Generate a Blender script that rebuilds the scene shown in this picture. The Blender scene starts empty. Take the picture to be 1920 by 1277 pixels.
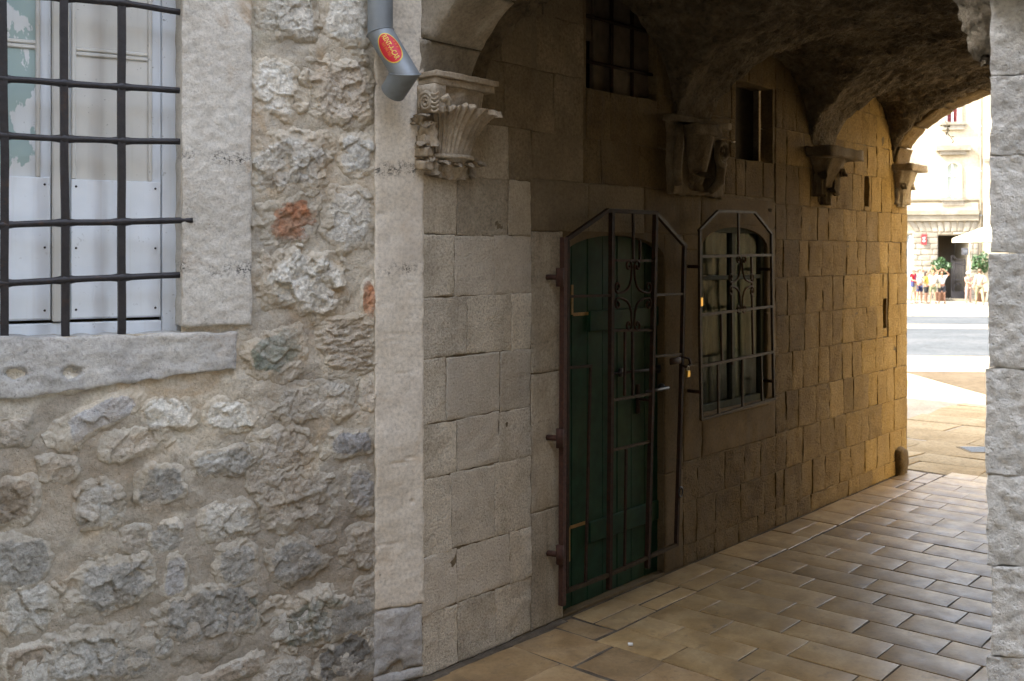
import bpy, bmesh, math, random
import numpy as np
from mathutils import Matrix, Vector

# ------------------------------------------------------------------ camera, sky, sun, exposure
sc = bpy.context.scene
C = sc.collection
EYE = 2.0
cam_d = bpy.data.cameras.new("camera")
cam = bpy.data.objects.new("camera", cam_d)
C.objects.link(cam)
cam.location = (0, 0, EYE)
cam.rotation_euler = (math.radians(90), 0, 0)
cam_d.sensor_width = 36
cam_d.lens = 36
cam_d.shift_y = -163.5 / 1920
cam_d.clip_start = 0.05
cam_d.clip_end = 600
cam_d.dof.use_dof = True
cam_d.dof.focus_distance = 5.2
cam_d.dof.aperture_fstop = 4.5
sc.camera = cam

SUN_DIR = Vector((-1.0, -0.22, 0.98)).normalized()      # towards the sun
w = bpy.data.worlds.new("World")
sc.world = w
w.use_nodes = True
nt = w.node_tree
sky = nt.nodes.new("ShaderNodeTexSky")
sky.sky_type = 'NISHITA'
sky.sun_disc = False
sky.sun_elevation = math.asin(SUN_DIR.z)
sky.sun_rotation = math.atan2(SUN_DIR.x, SUN_DIR.y)
sky.air_density = 1.0
sky.dust_density = 2.0
hs = nt.nodes.new("ShaderNodeHueSaturation")
hs.inputs['Saturation'].default_value = 0.52
nt.links.new(sky.outputs[0], hs.inputs['Color'])
bg = nt.nodes["Background"]
bg.inputs['Strength'].default_value = 0.15
nt.links.new(hs.outputs[0], bg.inputs['Color'])
sun_d = bpy.data.lights.new("sun", 'SUN')
sun_d.energy = 2.3
sun_d.angle = math.radians(0.5)
sun_d.color = (1.0, 0.93, 0.82)
sun = bpy.data.objects.new("sun", sun_d)
C.objects.link(sun)
sun.rotation_euler = SUN_DIR.to_track_quat('Z', 'Y').to_euler()
sun.location = (-8, -6, 20)
vs = sc.view_settings
vs.view_transform = 'Standard'
vs.look = 'None'
vs.gamma = 1
vs.use_curve_mapping = False
vs.exposure = 3.45
sc.cycles.max_bounces = 12
sc.cycles.diffuse_bounces = 8
sc.cycles.glossy_bounces = 4
sc.cycles.transparent_max_bounces = 12
sc.cycles.use_denoising = True
sc.cycles.use_adaptive_sampling = True
sc.cycles.adaptive_threshold = 0.01
sc.cycles.caustics_reflective = False
sc.cycles.caustics_refractive = False
random.seed(5)
R = np.random.RandomState(11)

# ------------------------------------------------------------------ noise
_p = R.permutation(256); _p = np.concatenate([_p, _p, _p])
_g = R.normal(size=(256, 3)); _g /= np.linalg.norm(_g, axis=1)[:, None]
def perlin(p):
    p = np.asarray(p, float)
    i = np.floor(p).astype(int); f = p - i
    u = f * f * f * (f * (f * 6 - 15) + 10)
    i = i & 255
    r = np.zeros(p.shape[:-1])
    for a in (0, 1):
        for b in (0, 1):
            for c in (0, 1):
                h = _p[_p[_p[i[..., 0] + a] + i[..., 1] + b] + i[..., 2] + c]
                d = f - np.array([a, b, c])
                wgt = (u[..., 0] if a else 1 - u[..., 0]) * (u[..., 1] if b else 1 - u[..., 1]) * (u[..., 2] if c else 1 - u[..., 2])
                r += wgt * (_g[h] * d).sum(-1)
    return r * 1.5
def fbm(p, o=4, gain=.5):
    p = np.asarray(p, float); s = np.zeros(p.shape[:-1]); a = 1.
    for k in range(o):
        s += a * perlin(p); p = p * 2.07 + 13.7; a *= gain
    return s
def ridged(p, o=3):
    p = np.asarray(p, float); s = np.zeros(p.shape[:-1]); a = 1.
    for k in range(o):
        s += a * (1 - 2.2 * np.abs(perlin(p))); p = p * 2.1 + 7.1; a *= .5
    return s
def sstep(a, b, x):
    t = np.clip((x - a) / (b - a), 0, 1); return t * t * (3 - 2 * t)
def v3(x, y, z):
    x, y, z = np.broadcast_arrays(x, y, z)
    return np.stack([x, y, z], -1).astype(float)

def facets(x, y, spacing, seed, slope=.35, step=.25):
    """broken-rock relief: every cell of a jittered grid is a small tilted plane"""
    x = x / spacing; y = y / spacing
    wx = x + .25 * perlin(v3(x * 1.3, y * 1.3, seed)); wy = y + .25 * perlin(v3(x * 1.3, y * 1.3, seed + 50))
    i, j = np.floor(wx).astype(int), np.floor(wy).astype(int)
    best = np.full(x.shape, 1e9); h = np.zeros(x.shape); sd = int(seed * 97)
    for di in (-1, 0, 1):
        for dj in (-1, 0, 1):
            a = _p[(_p[(i + di + sd) & 255] + j + dj) & 255]; b = _p[a + 91]; c = _p[b + 17]; d_ = _p[c + 133]; e = _p[d_ + 57]
            cx = i + di + a / 255.; cy = j + dj + b / 255.
            dd = (wx - cx) ** 2 + (wy - cy) ** 2
            hh = (c / 255. - .5) * 2 * step + ((d_ / 255. - .5) * (wx - cx) + (e / 255. - .5) * (wy - cy)) * 2 * slope
            m = dd < best; h = np.where(m, hh, h); best = np.where(m, dd, best)
    return h * spacing

# ------------------------------------------------------------------ frames
def frame(o, x, y):
    x = Vector((x[0], x[1], 0)).normalized(); y = Vector((y[0], y[1], 0)).normalized()
    return Matrix(((x.x, y.x, 0, o[0]), (x.y, y.y, 0, o[1]), (0, 0, 1, 0), (0, 0, 0, 1)))
C0 = (-0.427, 4.82)
PD = Vector((0.66, 0.749)).normalized()                  # along the passage
PF = frame(C0, PD, (-PD.y, PD.x))                        # x along, y into the wall, z up
LF = frame(C0, (0.879, 0.477), (-0.477, 0.879))          # rubble wall left of the corner
WID = 2.52                                               # width of the passage
PP = (C0[0] + PD.y * WID, C0[1] - PD.x * WID)            # corner of the pier
RF = frame(PP, (0.985, -0.174), (0.174, 0.985))
GF = frame((22.0, 56.0), (0.985, -0.17), (0.17, 0.985))  # house across the square
ID = Matrix.Identity(4)
def on(fr, px, py, off=0.0):
    """where the sight line of a measured point meets a wall plane -> (along, up)"""
    d = Vector(((px - 960) / 1920, 1, -(py - 475) / 1920))
    o = Vector((0, 0, EYE))
    yd = Vector((fr[0][1], fr[1][1], 0)); p0 = Vector((fr[0][3], fr[1][3], 0)) + yd * off
    t = (p0 - o).dot(yd) / d.dot(yd)
    q = o + d * t - p0
    xd = Vector((fr[0][0], fr[1][0], 0))
    return q.dot(xd), (o + d * t).z
def PW(px, py, off=0.): return on(PF, px, py, off)
def LW(px, py, off=0.): return on(LF, px, py, off)
def FW(px, py, off=0.): return on(GF, px, py, off)

# ------------------------------------------------------------------ mesh helpers
def mesh(name, verts, faces, mat=None, smooth=True):
    verts = np.asarray(verts, float).reshape(-1, 3)
    m = bpy.data.meshes.new(name)
    if isinstance(faces, np.ndarray):
        n, k = faces.shape
        m.vertices.add(len(verts)); m.vertices.foreach_set("co", verts.ravel())
        m.loops.add(n * k); m.loops.foreach_set("vertex_index", faces.ravel().astype(np.int32))
        m.polygons.add(n)
        m.polygons.foreach_set("loop_start", np.arange(0, n * k, k, dtype=np.int32))
        m.polygons.foreach_set("loop_total", np.full(n, k, dtype=np.int32))
        m.update(calc_edges=True); m.validate()
    else:
        m.from_pydata([tuple(v) for v in verts], [], [tuple(f) for f in faces]); m.update()
    if smooth:
        m.polygons.foreach_set("use_smooth", np.ones(len(m.polygons), dtype=bool))
    if mat: m.materials.append(mat)
    return m

class Thing:
    """an Empty at the thing's base that parents its parts"""
    def __init__(s, name, label, cat, fr=ID, base=(0, 0, 0), group=None, kind=None):
        s.o = bpy.data.objects.new(name, None); C.objects.link(s.o)
        s.o.empty_display_size = .1
        s.o.matrix_world = fr @ Matrix.Translation(Vector(base))
        s.b = np.array(base, float)
        if label: s.o['label'] = label
        if cat: s.o['category'] = cat
        if group: s.o['group'] = group
        if kind: s.o['kind'] = kind
    def part(s, name, vf, mat, parent=None, label=None, smooth=True, kind=None):
        v, f = vf
        v = np.asarray(v, float).reshape(-1, 3) - s.b
        o = bpy.data.objects.new(name, mesh(name, v, f, mat, smooth))
        C.objects.link(o); o.parent = parent or s.o
        if label: o['label'] = label
        if kind: o['kind'] = kind
        return o
    def copy(s, M, label=None):
        """a copy of the thing, its parts and their sub-parts, moved by the matrix M (sharing mesh data)"""
        r = s.o.copy(); C.objects.link(r); r.matrix_world = M
        if label: r['label'] = label
        for ch in list(s.o.children):
            c = ch.copy(); C.objects.link(c); c.parent = r
            for g in list(ch.children):
                d = g.copy(); C.objects.link(d); d.parent = c
        return r

def structure(name, vf, mat, fr=ID, smooth=False):
    o = bpy.data.objects.new(name, mesh(name, vf[0], vf[1], mat, smooth)); C.objects.link(o)
    o.matrix_world = fr; o['kind'] = 'structure'
    return o

def join(*vfs):
    V = []; F = []; n = 0
    for v, f in vfs:
        v = np.asarray(v, float).reshape(-1, 3)
        V.append(v); F += [tuple(int(i) + n for i in q) for q in f]; n += len(v)
    return np.concatenate(V), F

_QC = {}
def quads(nu, nv):
    if (nu, nv) not in _QC:
        i, j = np.meshgrid(np.arange(nu - 1), np.arange(nv - 1), indexing='ij')
        a = (i * nv + j).ravel()
        _QC[(nu, nv)] = np.stack([a, a + nv, a + nv + 1, a + 1], 1)
    return _QC[(nu, nv)]

def box(x0, x1, y0, y1, z0, z1, b=0.0):
    if b <= 0:
        v = [(x, y, z) for x in (x0, x1) for y in (y0, y1) for z in (z0, z1)]
        f = [(0, 1, 3, 2), (4, 6, 7, 5), (0, 4, 5, 1), (2, 3, 7, 6), (0, 2, 6, 4), (1, 5, 7, 3)]
        return np.array(v, float), f
    bm = bmesh.new()
    bmesh.ops.create_cube(bm, size=1)
    for v in bm.verts:
        v.co = Vector(((x0 + x1) / 2 + v.co.x * (x1 - x0), (y0 + y1) / 2 + v.co.y * (y1 - y0), (z0 + z1) / 2 + v.co.z * (z1 - z0)))
    bmesh.ops.bevel(bm, geom=list(bm.edges), offset=b, segments=1, affect='EDGES')
    bm.verts.index_update()
    r = np.array([v.co[:] for v in bm.verts]), [tuple(v.index for v in f.verts) for f in bm.faces]
    bm.free(); return r

_SB = {}
def subbox(n1, n2, n3):
    """unit box surface with n1 x n2 x n3 cells: parameters in 0..1 and quads"""
    k = (n1, n2, n3)
    if k in _SB: return _SB[k]
    V = []; F = []; c = 0
    for ax in range(3):
        for side in (0, 1):
            a, b = [(1, 2), (2, 0), (0, 1)][ax]
            na, nb = k[a], k[b]
            ga, gb = np.meshgrid(np.linspace(0, 1, na + 1), np.linspace(0, 1, nb + 1), indexing='ij')
            p = np.zeros((ga.size, 3)); p[:, a] = ga.ravel(); p[:, b] = gb.ravel(); p[:, ax] = side
            q = quads(na + 1, nb + 1)
            if side == 0: q = q[:, ::-1]
            V.append(p); F.append(q + c); c += len(p)
    V = np.concatenate(V); F = np.concatenate(F)
    u, inv = np.unique(np.round(V * 100000).astype(int), axis=0, return_inverse=True)
    inv = np.asarray(inv).ravel()
    _SB[k] = (u / 100000., inv[F]); return _SB[k]

def tube(pts, r, n=8, closed=False, caps=True, flat=None):
    """round bar along a polyline; r a number or one per point; flat=(axis, factor) squashes it"""
    P = np.asarray(pts, float); m = len(P)
    rr = np.full(m, float(r)) if np.isscalar(r) else np.asarray(r, float)
    T = np.zeros_like(P)
    T[1:-1] = P[2:] - P[:-2]; T[0] = P[1] - P[0]; T[-1] = P[-1] - P[-2]
    if closed: T[0] = P[1] - P[-1]; T[-1] = P[0] - P[-2]
    T /= np.linalg.norm(T, axis=1)[:, None] + 1e-12
    ref = np.array([0, 0, 1.]) if abs(T[0][2]) < .9 else np.array([1., 0, 0])
    N = np.cross(T[0], ref); N /= np.linalg.norm(N)
    V = []
    ang = np.arange(n) * 2 * np.pi / n + (np.pi / 4 if n == 4 else 0)
    for i in range(m):
        N = N - T[i] * N.dot(T[i]); N /= np.linalg.norm(N)
        B = np.cross(T[i], N)
        k = 1.0
        if 0 < i < m - 1 and n > 0:
            d = P[i] - P[i - 1]; d = d / (np.linalg.norm(d) + 1e-12)
            k = 1 / max(.5, abs(d.dot(T[i])))
        ring = (np.cos(ang)[:, None] * N + np.sin(ang)[:, None] * B) * rr[i]
        if k != 1.0:
            # widen in the bend plane only
            d1 = P[i] - P[i - 1]; d2 = P[i + 1] - P[i]
            nb = d2 / np.linalg.norm(d2) - d1 / np.linalg.norm(d1)
            nn = np.linalg.norm(nb)
            if nn > 1e-6:
                nb /= nn; ring = ring + np.outer(ring.dot(nb), nb) * (k - 1)
        if flat is not None:
            ax = np.asarray(flat[0], float); ax = ax / np.linalg.norm(ax)
            ring = ring - np.outer(ring.dot(ax), ax) * (1 - flat[1])
        V.append(P[i] + ring)
    V = np.concatenate(V); F = []
    for i in range(m if closed else m - 1):
        a = i * n; b = ((i + 1) % m) * n
        for j in range(n):
            k = (j + 1) % n
            F.append((a + j, a + k, b + k, b + j))
    if caps and not closed:
        F.append(tuple(range(n))[::-1]); F.append(tuple(range((m - 1) * n, m * n)))
    return V, F

def lathe(prof, n=16, c=(0, 0, 0), ax=2):
    P = np.asarray(prof, float); V = []
    for r, z in P:
        for j in range(n):
            a = 2 * np.pi * j / n; V.append((r * np.cos(a), r * np.sin(a), z))
    F = []
    for i in range(len(P) - 1):
        for j in range(n):
            k = (j + 1) % n; F.append((i * n + j, i * n + k, (i + 1) * n + k, (i + 1) * n + j))
    V = np.array(V)
    if ax == 1: V = V[:, [0, 2, 1]] * np.array([1, -1, 1])
    return V + np.array(c), F

def prism(poly, y0, y1):
    """closed polygon in (x, z), counter-clockwise seen from -y, from y0 (front) to y1 (back)"""
    n = len(poly)
    V = [(x, y0, z) for x, z in poly] + [(x, y1, z) for x, z in poly]
    F = [tuple(range(n)), tuple(range(2 * n - 1, n - 1, -1))]
    for i in range(n):
        j = (i + 1) % n; F.append((j, i, n + i, n + j))
    return np.array(V), F

def wallmap(u, v, h): return v3(u, -h, v)
def floormap(u, v, h): return v3(v, -u, h)

def block(u0, u1, v0, v1, proud=0.0, er=.02, res=.03, rough=.004, freq=14, gap=.006, depth=.06,
          wob=.006, skew=0.0, tilt=.0, fmap=wallmap, dents=(), ridge=0.0, quad=None, seed=None):
    """one dressed stone: front face with worn round edges and uneven surface, sides running back into the wall"""
    sd = seed if seed is not None else R.uniform(0, 90)
    W, H = u1 - u0, v1 - v0
    def ax(L):
        n = max(3, int(round(L / res)))
        e = min(.28, er / L)
        t = np.concatenate([[0, e * .35, e], np.linspace(e, 1 - e, n)[1:-1], [1 - e, 1 - e * .35, 1]])
        return t
    a, b = ax(W - gap), ax(H - gap)
    na, nb = len(a), len(b)
    A, B = np.meshgrid(a, b, indexing='ij')
    if quad is None:
        j = R.uniform(-1, 1, 8) * skew
        quad = [(u0 + j[0], v0 + j[1]), (u1 + j[2], v0 + j[3]), (u1 + j[4], v1 + j[5]), (u0 + j[6], v1 + j[7])]
    q = np.array(quad, float)
    cen = q.mean(0)
    q = cen + (q - cen) * np.array([1 - gap / W, 1 - gap / H])
    U = (q[0, 0] * (1 - A) + q[1, 0] * A) * (1 - B) + (q[3, 0] * (1 - A) + q[2, 0] * A) * B
    V = (q[0, 1] * (1 - A) + q[1, 1] * A) * (1 - B) + (q[3, 1] * (1 - A) + q[2, 1] * A) * B
    d = np.minimum(np.minimum(A, 1 - A) * W, np.minimum(B, 1 - B) * H)
    p = v3(U, V, sd)
    edge = 1 - np.clip(d / er, 0, 1)
    U = U + perlin(p * 17) * wob * edge
    V = V + perlin(p * 17 + 40) * wob * edge
    h = proud + tilt * ((A - .5) * R.uniform(-1, 1) + (B - .5) * R.uniform(-1, 1)) + rough * fbm(p * freq, 4)
    if ridge: h = h + ridge * ridged(v3(U, V, sd) * freq * .8, 3)
    e2 = np.clip(edge * (1 + .35 * perlin(p * 9 + 5)), 0, 1)
    h = h - er * .55 * (1 - np.sqrt(np.clip(1 - e2 * e2, 0, 1)))
    for (du, dv, ru, rv, dd) in dents:
        k = np.sqrt(((U - du) / ru) ** 2 + ((V - dv) / rv) ** 2) + .25 * perlin(p * 40)
        h = h - dd * (1 - sstep(.6, 1.05, k))
    top = fmap(U, V, h)
    # sides
    idx = np.arange(na * nb).reshape(na, nb)
    loop = np.concatenate([idx[:-1, 0], idx[-1, :-1], idx[:0:-1, -1], idx[0, :0:-1]])
    back = fmap(U.ravel()[loop], V.ravel()[loop], np.full(len(loop), -depth))
    rim = top.reshape(-1, 3)[loop]               # own rim, so that the arris stays crisp
    n0 = na * nb; L = len(loop)
    k = np.arange(L); k2 = (k + 1) % L
    side = np.stack([n0 + k, n0 + L + k, n0 + L + k2, n0 + k2], 1)
    return np.concatenate([top.reshape(-1, 3), rim, back]), np.concatenate([quads(na, nb), side])

def rects_minus(rect, holes, tiny=.03):
    out = [rect]
    for (a, b, c, d) in holes:
        nxt = []
        for (u0, u1, v0, v1) in out:
            if a >= u1 or b <= u0 or c >= v1 or d <= v0: nxt.append((u0, u1, v0, v1)); continue
            if a > u0: nxt.append((u0, a, v0, v1))
            if b < u1: nxt.append((b, u1, v0, v1))
            m0, m1 = max(a, u0), min(b, u1)
            if c > v0: nxt.append((m0, m1, v0, c))
            if d < v1: nxt.append((m0, m1, d, v1))
        out = [r for r in nxt if r[1] - r[0] > tiny and r[3] - r[2] > tiny]
    return out

def holed_sheet(u0, u1, v0, v1, holes, y, res, noise=0.0, freq=6, fmap=wallmap):
    us = np.unique(np.round(np.concatenate([np.arange(u0, u1, res), [u1]] + [[h[0], h[1]] for h in holes]), 5))
    vs_ = np.unique(np.round(np.concatenate([np.arange(v0, v1, res), [v1]] + [[h[2], h[3]] for h in holes]), 5))
    us = us[(us >= u0) & (us <= u1)]; vs_ = vs_[(vs_ >= v0) & (vs_ <= v1)]
    U, V = np.meshgrid(us, vs_, indexing='ij')
    H = -y + (noise * fbm(v3(U, V, 3.3) * freq, 4) if noise else 0 * U)
    q = quads(len(us), len(vs_))
    cu = ((us[:-1] + us[1:]) / 2)[:, None] + 0 * vs_[None, :-1]
    cv = ((vs_[:-1] + vs_[1:]) / 2)[None, :] + 0 * us[:-1, None]
    keep = np.ones(cu.shape, bool)
    for (a, b, c, d) in holes: keep &= ~((cu > a) & (cu < b) & (cv > c) & (cv < d))
    return fmap(U, V, H).reshape(-1, 3), q[keep.ravel()]

# ------------------------------------------------------------------ materials
class NG:
    def __init__(s, name):
        s.m = bpy.data.materials.new(name); s.m.use_nodes = True
        s.t = s.m.node_tree; s.n = s.t.nodes; s.b = s.n["Principled BSDF"]
        s.tc = s.n.new("ShaderNodeTexCoord"); s.oi = None
        s.co = s.tc.outputs['Object']
    def link(s, a, b): s.t.links.new(a, b)
    def put(s, sock, v):
        if isinstance(v, bpy.types.NodeSocket): s.link(v, sock)
        elif isinstance(v, (tuple, list)) and len(v) == 3 and sock.type == 'RGBA': sock.default_value = (*v, 1)
        else: sock.default_value = v
    def rand(s):
        if not s.oi: s.oi = s.n.new("ShaderNodeObjectInfo")
        return s.oi.outputs['Random']
    def mapping(s, scale=(1, 1, 1), co=None, offset_random=0):
        m = s.n.new("ShaderNodeMapping"); s.link(co or s.co, m.inputs[0]); m.inputs['Scale'].default_value = scale
        if offset_random:
            k = s.math('MULTIPLY', s.rand(), offset_random)
            cb = s.n.new("ShaderNodeCombineXYZ")
            for i in range(3): s.link(k, cb.inputs[i])
            s.link(cb.outputs[0], m.inputs['Location'])
        return m.outputs[0]
    def noise(s, scale, detail=4, rough=.55, co=None, dist=0):
        n = s.n.new("ShaderNodeTexNoise"); n.inputs['Scale'].default_value = scale
        n.inputs['Detail'].default_value = detail; n.inputs['Roughness'].default_value = rough
        n.inputs['Distortion'].default_value = dist
        s.link(co or s.co, n.inputs['Vector']); return n.outputs[0]
    def voro(s, scale, co=None, feat='F1'):
        n = s.n.new("ShaderNodeTexVoronoi"); n.inputs['Scale'].default_value = scale; n.feature = feat
        s.link(co or s.co, n.inputs['Vector']); return n.outputs['Distance']
    def ramp(s, f, stops, interp='LINEAR'):
        r = s.n.new("ShaderNodeValToRGB"); e = r.color_ramp.elements; r.color_ramp.interpolation = interp
        while len(e) < len(stops): e.new(.5)
        for el, (p, c) in zip(e, stops):
            el.position = p; el.color = (*c, 1) if isinstance(c, (tuple, list)) else (c, c, c, 1)
        s.link(f, r.inputs[0]); return r.outputs[0]
    def math(s, op, a, b=None, c=None, clamp=False):
        m = s.n.new("ShaderNodeMath"); m.operation = op; m.use_clamp = clamp
        s.put(m.inputs[0], a)
        if b is not None: s.put(m.inputs[1], b)
        if c is not None: s.put(m.inputs[2], c)
        return m.outputs[0]
    def mix(s, f, a, b, mode='MIX'):
        m = s.n.new("ShaderNodeMix"); m.data_type = 'RGBA'; m.blend_type = mode
        s.put(m.inputs[0], f); s.put(m.inputs[6], a); s.put(m.inputs[7], b); return m.outputs[2]
    def sep(s, co=None):
        x = s.n.new("ShaderNodeSeparateXYZ"); s.link(co or s.co, x.inputs[0]); return x.outputs
    def bump(s, h, strength=.5, dist=.01, nrm=None):
        b = s.n.new("ShaderNodeBump"); b.inputs['Strength'].default_value = strength
        b.inputs['Distance'].default_value = dist; s.link(h, b.inputs['Height'])
        if nrm is not None: s.link(nrm, b.inputs['Normal'])
        return b.outputs[0]
    def finish(s, col, rough=.9, nrm=None, metal=0, spec=.3):
        s.put(s.b.inputs['Base Color'], col); s.put(s.b.inputs['Roughness'], rough)
        s.b.inputs['Metallic'].default_value = metal
        s.b.inputs['Specular IOR Level'].default_value = spec
        if nrm is not None: s.link(nrm, s.b.inputs['Normal'])
        return s.m

def stone_mat(name, c0, c1, c2, scale=5, fine=60, spots=.35, spotcol=(.10, .095, .085), bump=.6, bdist=.006,
              vary=.22, rough=.92, bands=(), stain=None, streak=0.0, hue=None, aniso=(1, 1, 1), spec=.2, pit=True, white=0.0, smear=None, wash=(), contrast=(.68, 1.2), foot_tone=None):
    g = NG(name)
    co = g.mapping(aniso, offset_random=37)
    n1 = g.noise(scale, 5, .62, co, .4)
    col = g.ramp(n1, [(.30, c0), (.5, c1), (.68, c2)])
    n2 = g.noise(fine, 5, .7, co)
    col = g.mix(1, col, g.ramp(n2, [(.28, contrast[0]), (.5, 1.0), (.72, contrast[1])]), 'MULTIPLY')
    n3 = g.noise(scale * 2.3, 6, .65, co)
    if white:
        col = g.mix(g.math('MULTIPLY', g.ramp(n3, [(.56, 0.), (.66, 1.)]), white), col, (.60, .585, .53))
    if spots:
        sp = g.math('MULTIPLY', g.ramp(g.noise(fine * .55, 4, .75, co), [(.57, 0.), (.68, 1.)]),
                    g.ramp(g.noise(scale * .8, 3, .5, co), [(.42, .1), (.6, 1.)]))
        col = g.mix(g.math('MULTIPLY', sp, spots), col, spotcol)
    if stain:     # blotches of a second colour with a shape of their own
        scol, ssc, lo, hi, amt = stain
        col = g.mix(g.math('MULTIPLY', g.ramp(g.noise(ssc, 5, .6, g.co, .6), [(lo, 0.), (hi, 1.)]), amt), col, scol)
    if streak:
        sco = g.mapping((9, 9, .7))
        col = g.mix(g.math('MULTIPLY', g.ramp(g.noise(1.6, 4, .6, sco), [(.5, 0.), (.72, 1.)]), streak), col, (.13, .11, .085))
    if smear:     # mortar smeared over the rim of a stone
        at = g.n.new("ShaderNodeAttribute"); at.attribute_name = 'smear'
        mcol = g.mix(1, g.ramp(g.noise(3.2, 5, .62, g.co, .4), [(.3, smear[0]), (.5, smear[1]), (.68, smear[2])]), g.ramp(g.noise(95, 4, .7, g.co), [(.25, .72), (.5, 1.), (.75, 1.18)]), 'MULTIPLY')
        kk = g.math('ADD', at.outputs['Fac'], g.math('MULTIPLY_ADD', g.noise(28, 4, .7, g.co), 1.0, -.5))
        col = g.mix(g.ramp(kk, [(.38, 0.), (.62, 1.)]), col, mcol)
    for (wc, wsc, lo, hi, amt) in wash:      # stains that run over stones and mortar alike
        wk = g.ramp(g.noise(wsc, 6, .62, g.co, .8), [(lo, 0.), (hi, 1.)])
        col = g.mix(g.math('MULTIPLY', wk, amt), col, g.mix(1, wc, g.ramp(g.noise(70, 4, .75, g.co), [(.28, .6), (.5, 1.), (.72, 1.35)]), 'MULTIPLY'))
    if foot_tone:     # patchy darker tone that thickens towards the foot of the wall
        dk = g.math('SUBTRACT', g.math('MULTIPLY', g.noise(2.4, 6, .65, g.co, .7), 2.6), g.math('MULTIPLY', g.sep()[2], foot_tone[1]))
        col = g.mix(g.math('MULTIPLY', g.ramp(dk, [(.12, 0.), (.42, 1.)]), foot_tone[2]), col, g.mix(1, foot_tone[0], g.ramp(g.noise(60, 4, .75, co), [(.28, .6), (.5, 1.), (.72, 1.4)]), 'MULTIPLY'))
    z = g.sep()[2] if bands else None
    for (z0, hw, amt) in bands:
        wv = g.math('MULTIPLY_ADD', g.noise(2.5, 2, .5), hw * 2.0, z)
        k = g.math('SUBTRACT', 1.0, g.math('DIVIDE', g.math('ABSOLUTE', g.math('SUBTRACT', wv, z0 + hw)), hw), clamp=True)
        sp = g.ramp(g.noise(75, 4, .8), [(.50, 0.), (.58, 1.)])
        sp = g.math('MULTIPLY', sp, g.ramp(g.noise(9, 3, .6), [(.42, 0.), (.55, 1.)]))
        col = g.mix(g.math('MULTIPLY', g.math('MULTIPLY', sp, k), amt), col, (.045, .043, .04))
    if vary:
        rr = g.rand()
        col = g.mix(1, col, g.ramp(rr, [(0., 1 - vary), (1., 1 + vary)]), 'MULTIPLY')
        if hue:
            r2 = g.math('FRACT', g.math('MULTIPLY', rr, 17.3))
            col = g.mix(g.ramp(r2, [(.35, 0.), (1., hue[1])]), col, hue[0])
    hgt = g.math('MULTIPLY_ADD', n3, .8, n2)
    if pit:
        hgt = g.math('SUBTRACT', hgt, g.ramp(g.voro(fine * .7, co), [(.0, .5), (.22, 0.)]))
    return g.finish(col, rough, g.bump(hgt, bump, bdist), spec=spec)
# ------------------------------------------------------------------ materials used
M = {}
BANDS = [(2.395, .05, 1.0), (1.93, .05, 1.0)]
MORT = ((.44, .39, .305), (.54, .485, .39), (.61, .565, .475))
FOOT_TONE = (.235, .205, .165), .85, .62
WASH = [((.44, .31, .175), 2.6, .50, .64, .6), ((.27, .265, .25), 2.1, .50, .66, .50), ((.23, .225, .16), 3.1, .58, .70, .45), ((.52, .50, .45), 3.7, .56, .70, .5)]
RUB = dict(smear=MORT, spots=.6, bump=.85, bdist=.010, vary=.14, white=.7, wash=[(c, k, l, h, a * .45) for c, k, l, h, a in WASH], contrast=(.52, 1.45), foot_tone=((.25, .235, .205), .85, .45))
M['mortar'] = stone_mat('sandy_mortar', (.44, .39, .305), (.54, .485, .39), (.61, .565, .475), 3.4, 80, .45, (.20, .18, .15), .85, .009, 0, white=.30, wash=[(c, k, l, h, a) for c, k, l, h, a in WASH], contrast=(.62, 1.25), foot_tone=FOOT_TONE)
M['stone_grey'] = stone_mat('rough_grey_stone', (.39, .375, .335), (.51, .495, .445), (.61, .595, .54), 9, 60, **RUB)
M['stone_pale'] = stone_mat('pale_limestone', (.53, .505, .44), (.64, .615, .545), (.70, .68, .62), 7, 70, **RUB)
M['stone_tan'] = stone_mat('tan_limestone', (.38, .325, .25), (.50, .44, .355), (.60, .545, .465), 8, 65, **RUB)
M['stone_red'] = stone_mat('reddish_stone', (.45, .42, .38), (.42, .28, .19), (.46, .20, .10), 7, 60, **RUB)
M['stone_dark'] = stone_mat('dark_weathered_stone', (.23, .225, .20), (.33, .32, .29), (.46, .45, .41), 9, 60, **RUB)
M['stone_blue'] = stone_mat('smooth_bluish_stone', (.33, .325, .325), (.40, .395, .39), (.47, .465, .455), 5, 70, **dict(RUB, spots=.4, white=.15))
M['stone_green'] = stone_mat('green_stained_stone', (.19, .205, .165), (.33, .33, .28), (.46, .45, .40), 9, 60,
                             stain=((.055, .11, .07), 5.5, .49, .62, .75), **RUB)
M['stone_brown'] = stone_mat('brown_stone', (.21, .155, .10), (.30, .23, .155), (.38, .31, .23), 6, 60, **RUB)
M['stone_black'] = stone_mat('black_stained_stone', (.06, .058, .054), (.12, .118, .11), (.25, .245, .225), 9, 60, **dict(RUB, white=.15))
M['jamb'] = stone_mat('tooled_jamb_stone', (.47, .445, .395), (.545, .52, .47), (.60, .58, .53), 3, 90, .45, (.16, .15, .13), .8, .006, 0, bands=BANDS,
                      stain=((.36, .25, .14), 3.1, .60, .72, .7))
M['sill'] = stone_mat('weathered_sill_stone', (.27, .265, .25), (.40, .39, .37), (.48, .465, .43), 4, 75, .75, (.10, .098, .09), .7, .006, 0,
                      stain=((.35, .26, .17), 3.7, .57, .7, .4))
M['strip'] = stone_mat('smooth_plaster', (.54, .48, .39), (.62, .565, .475), (.65, .60, .52), 2.2, 60, .25, (.25, .22, .18), .35, .004, 0, bands=BANDS,
                       stain=((.42, .36, .30), 1.7, .52, .66, .5), pit=False, wash=[((.46, .33, .20), 3.3, .56, .72, .5), ((.36, .34, .31), 5.1, .58, .7, .5)])
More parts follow.
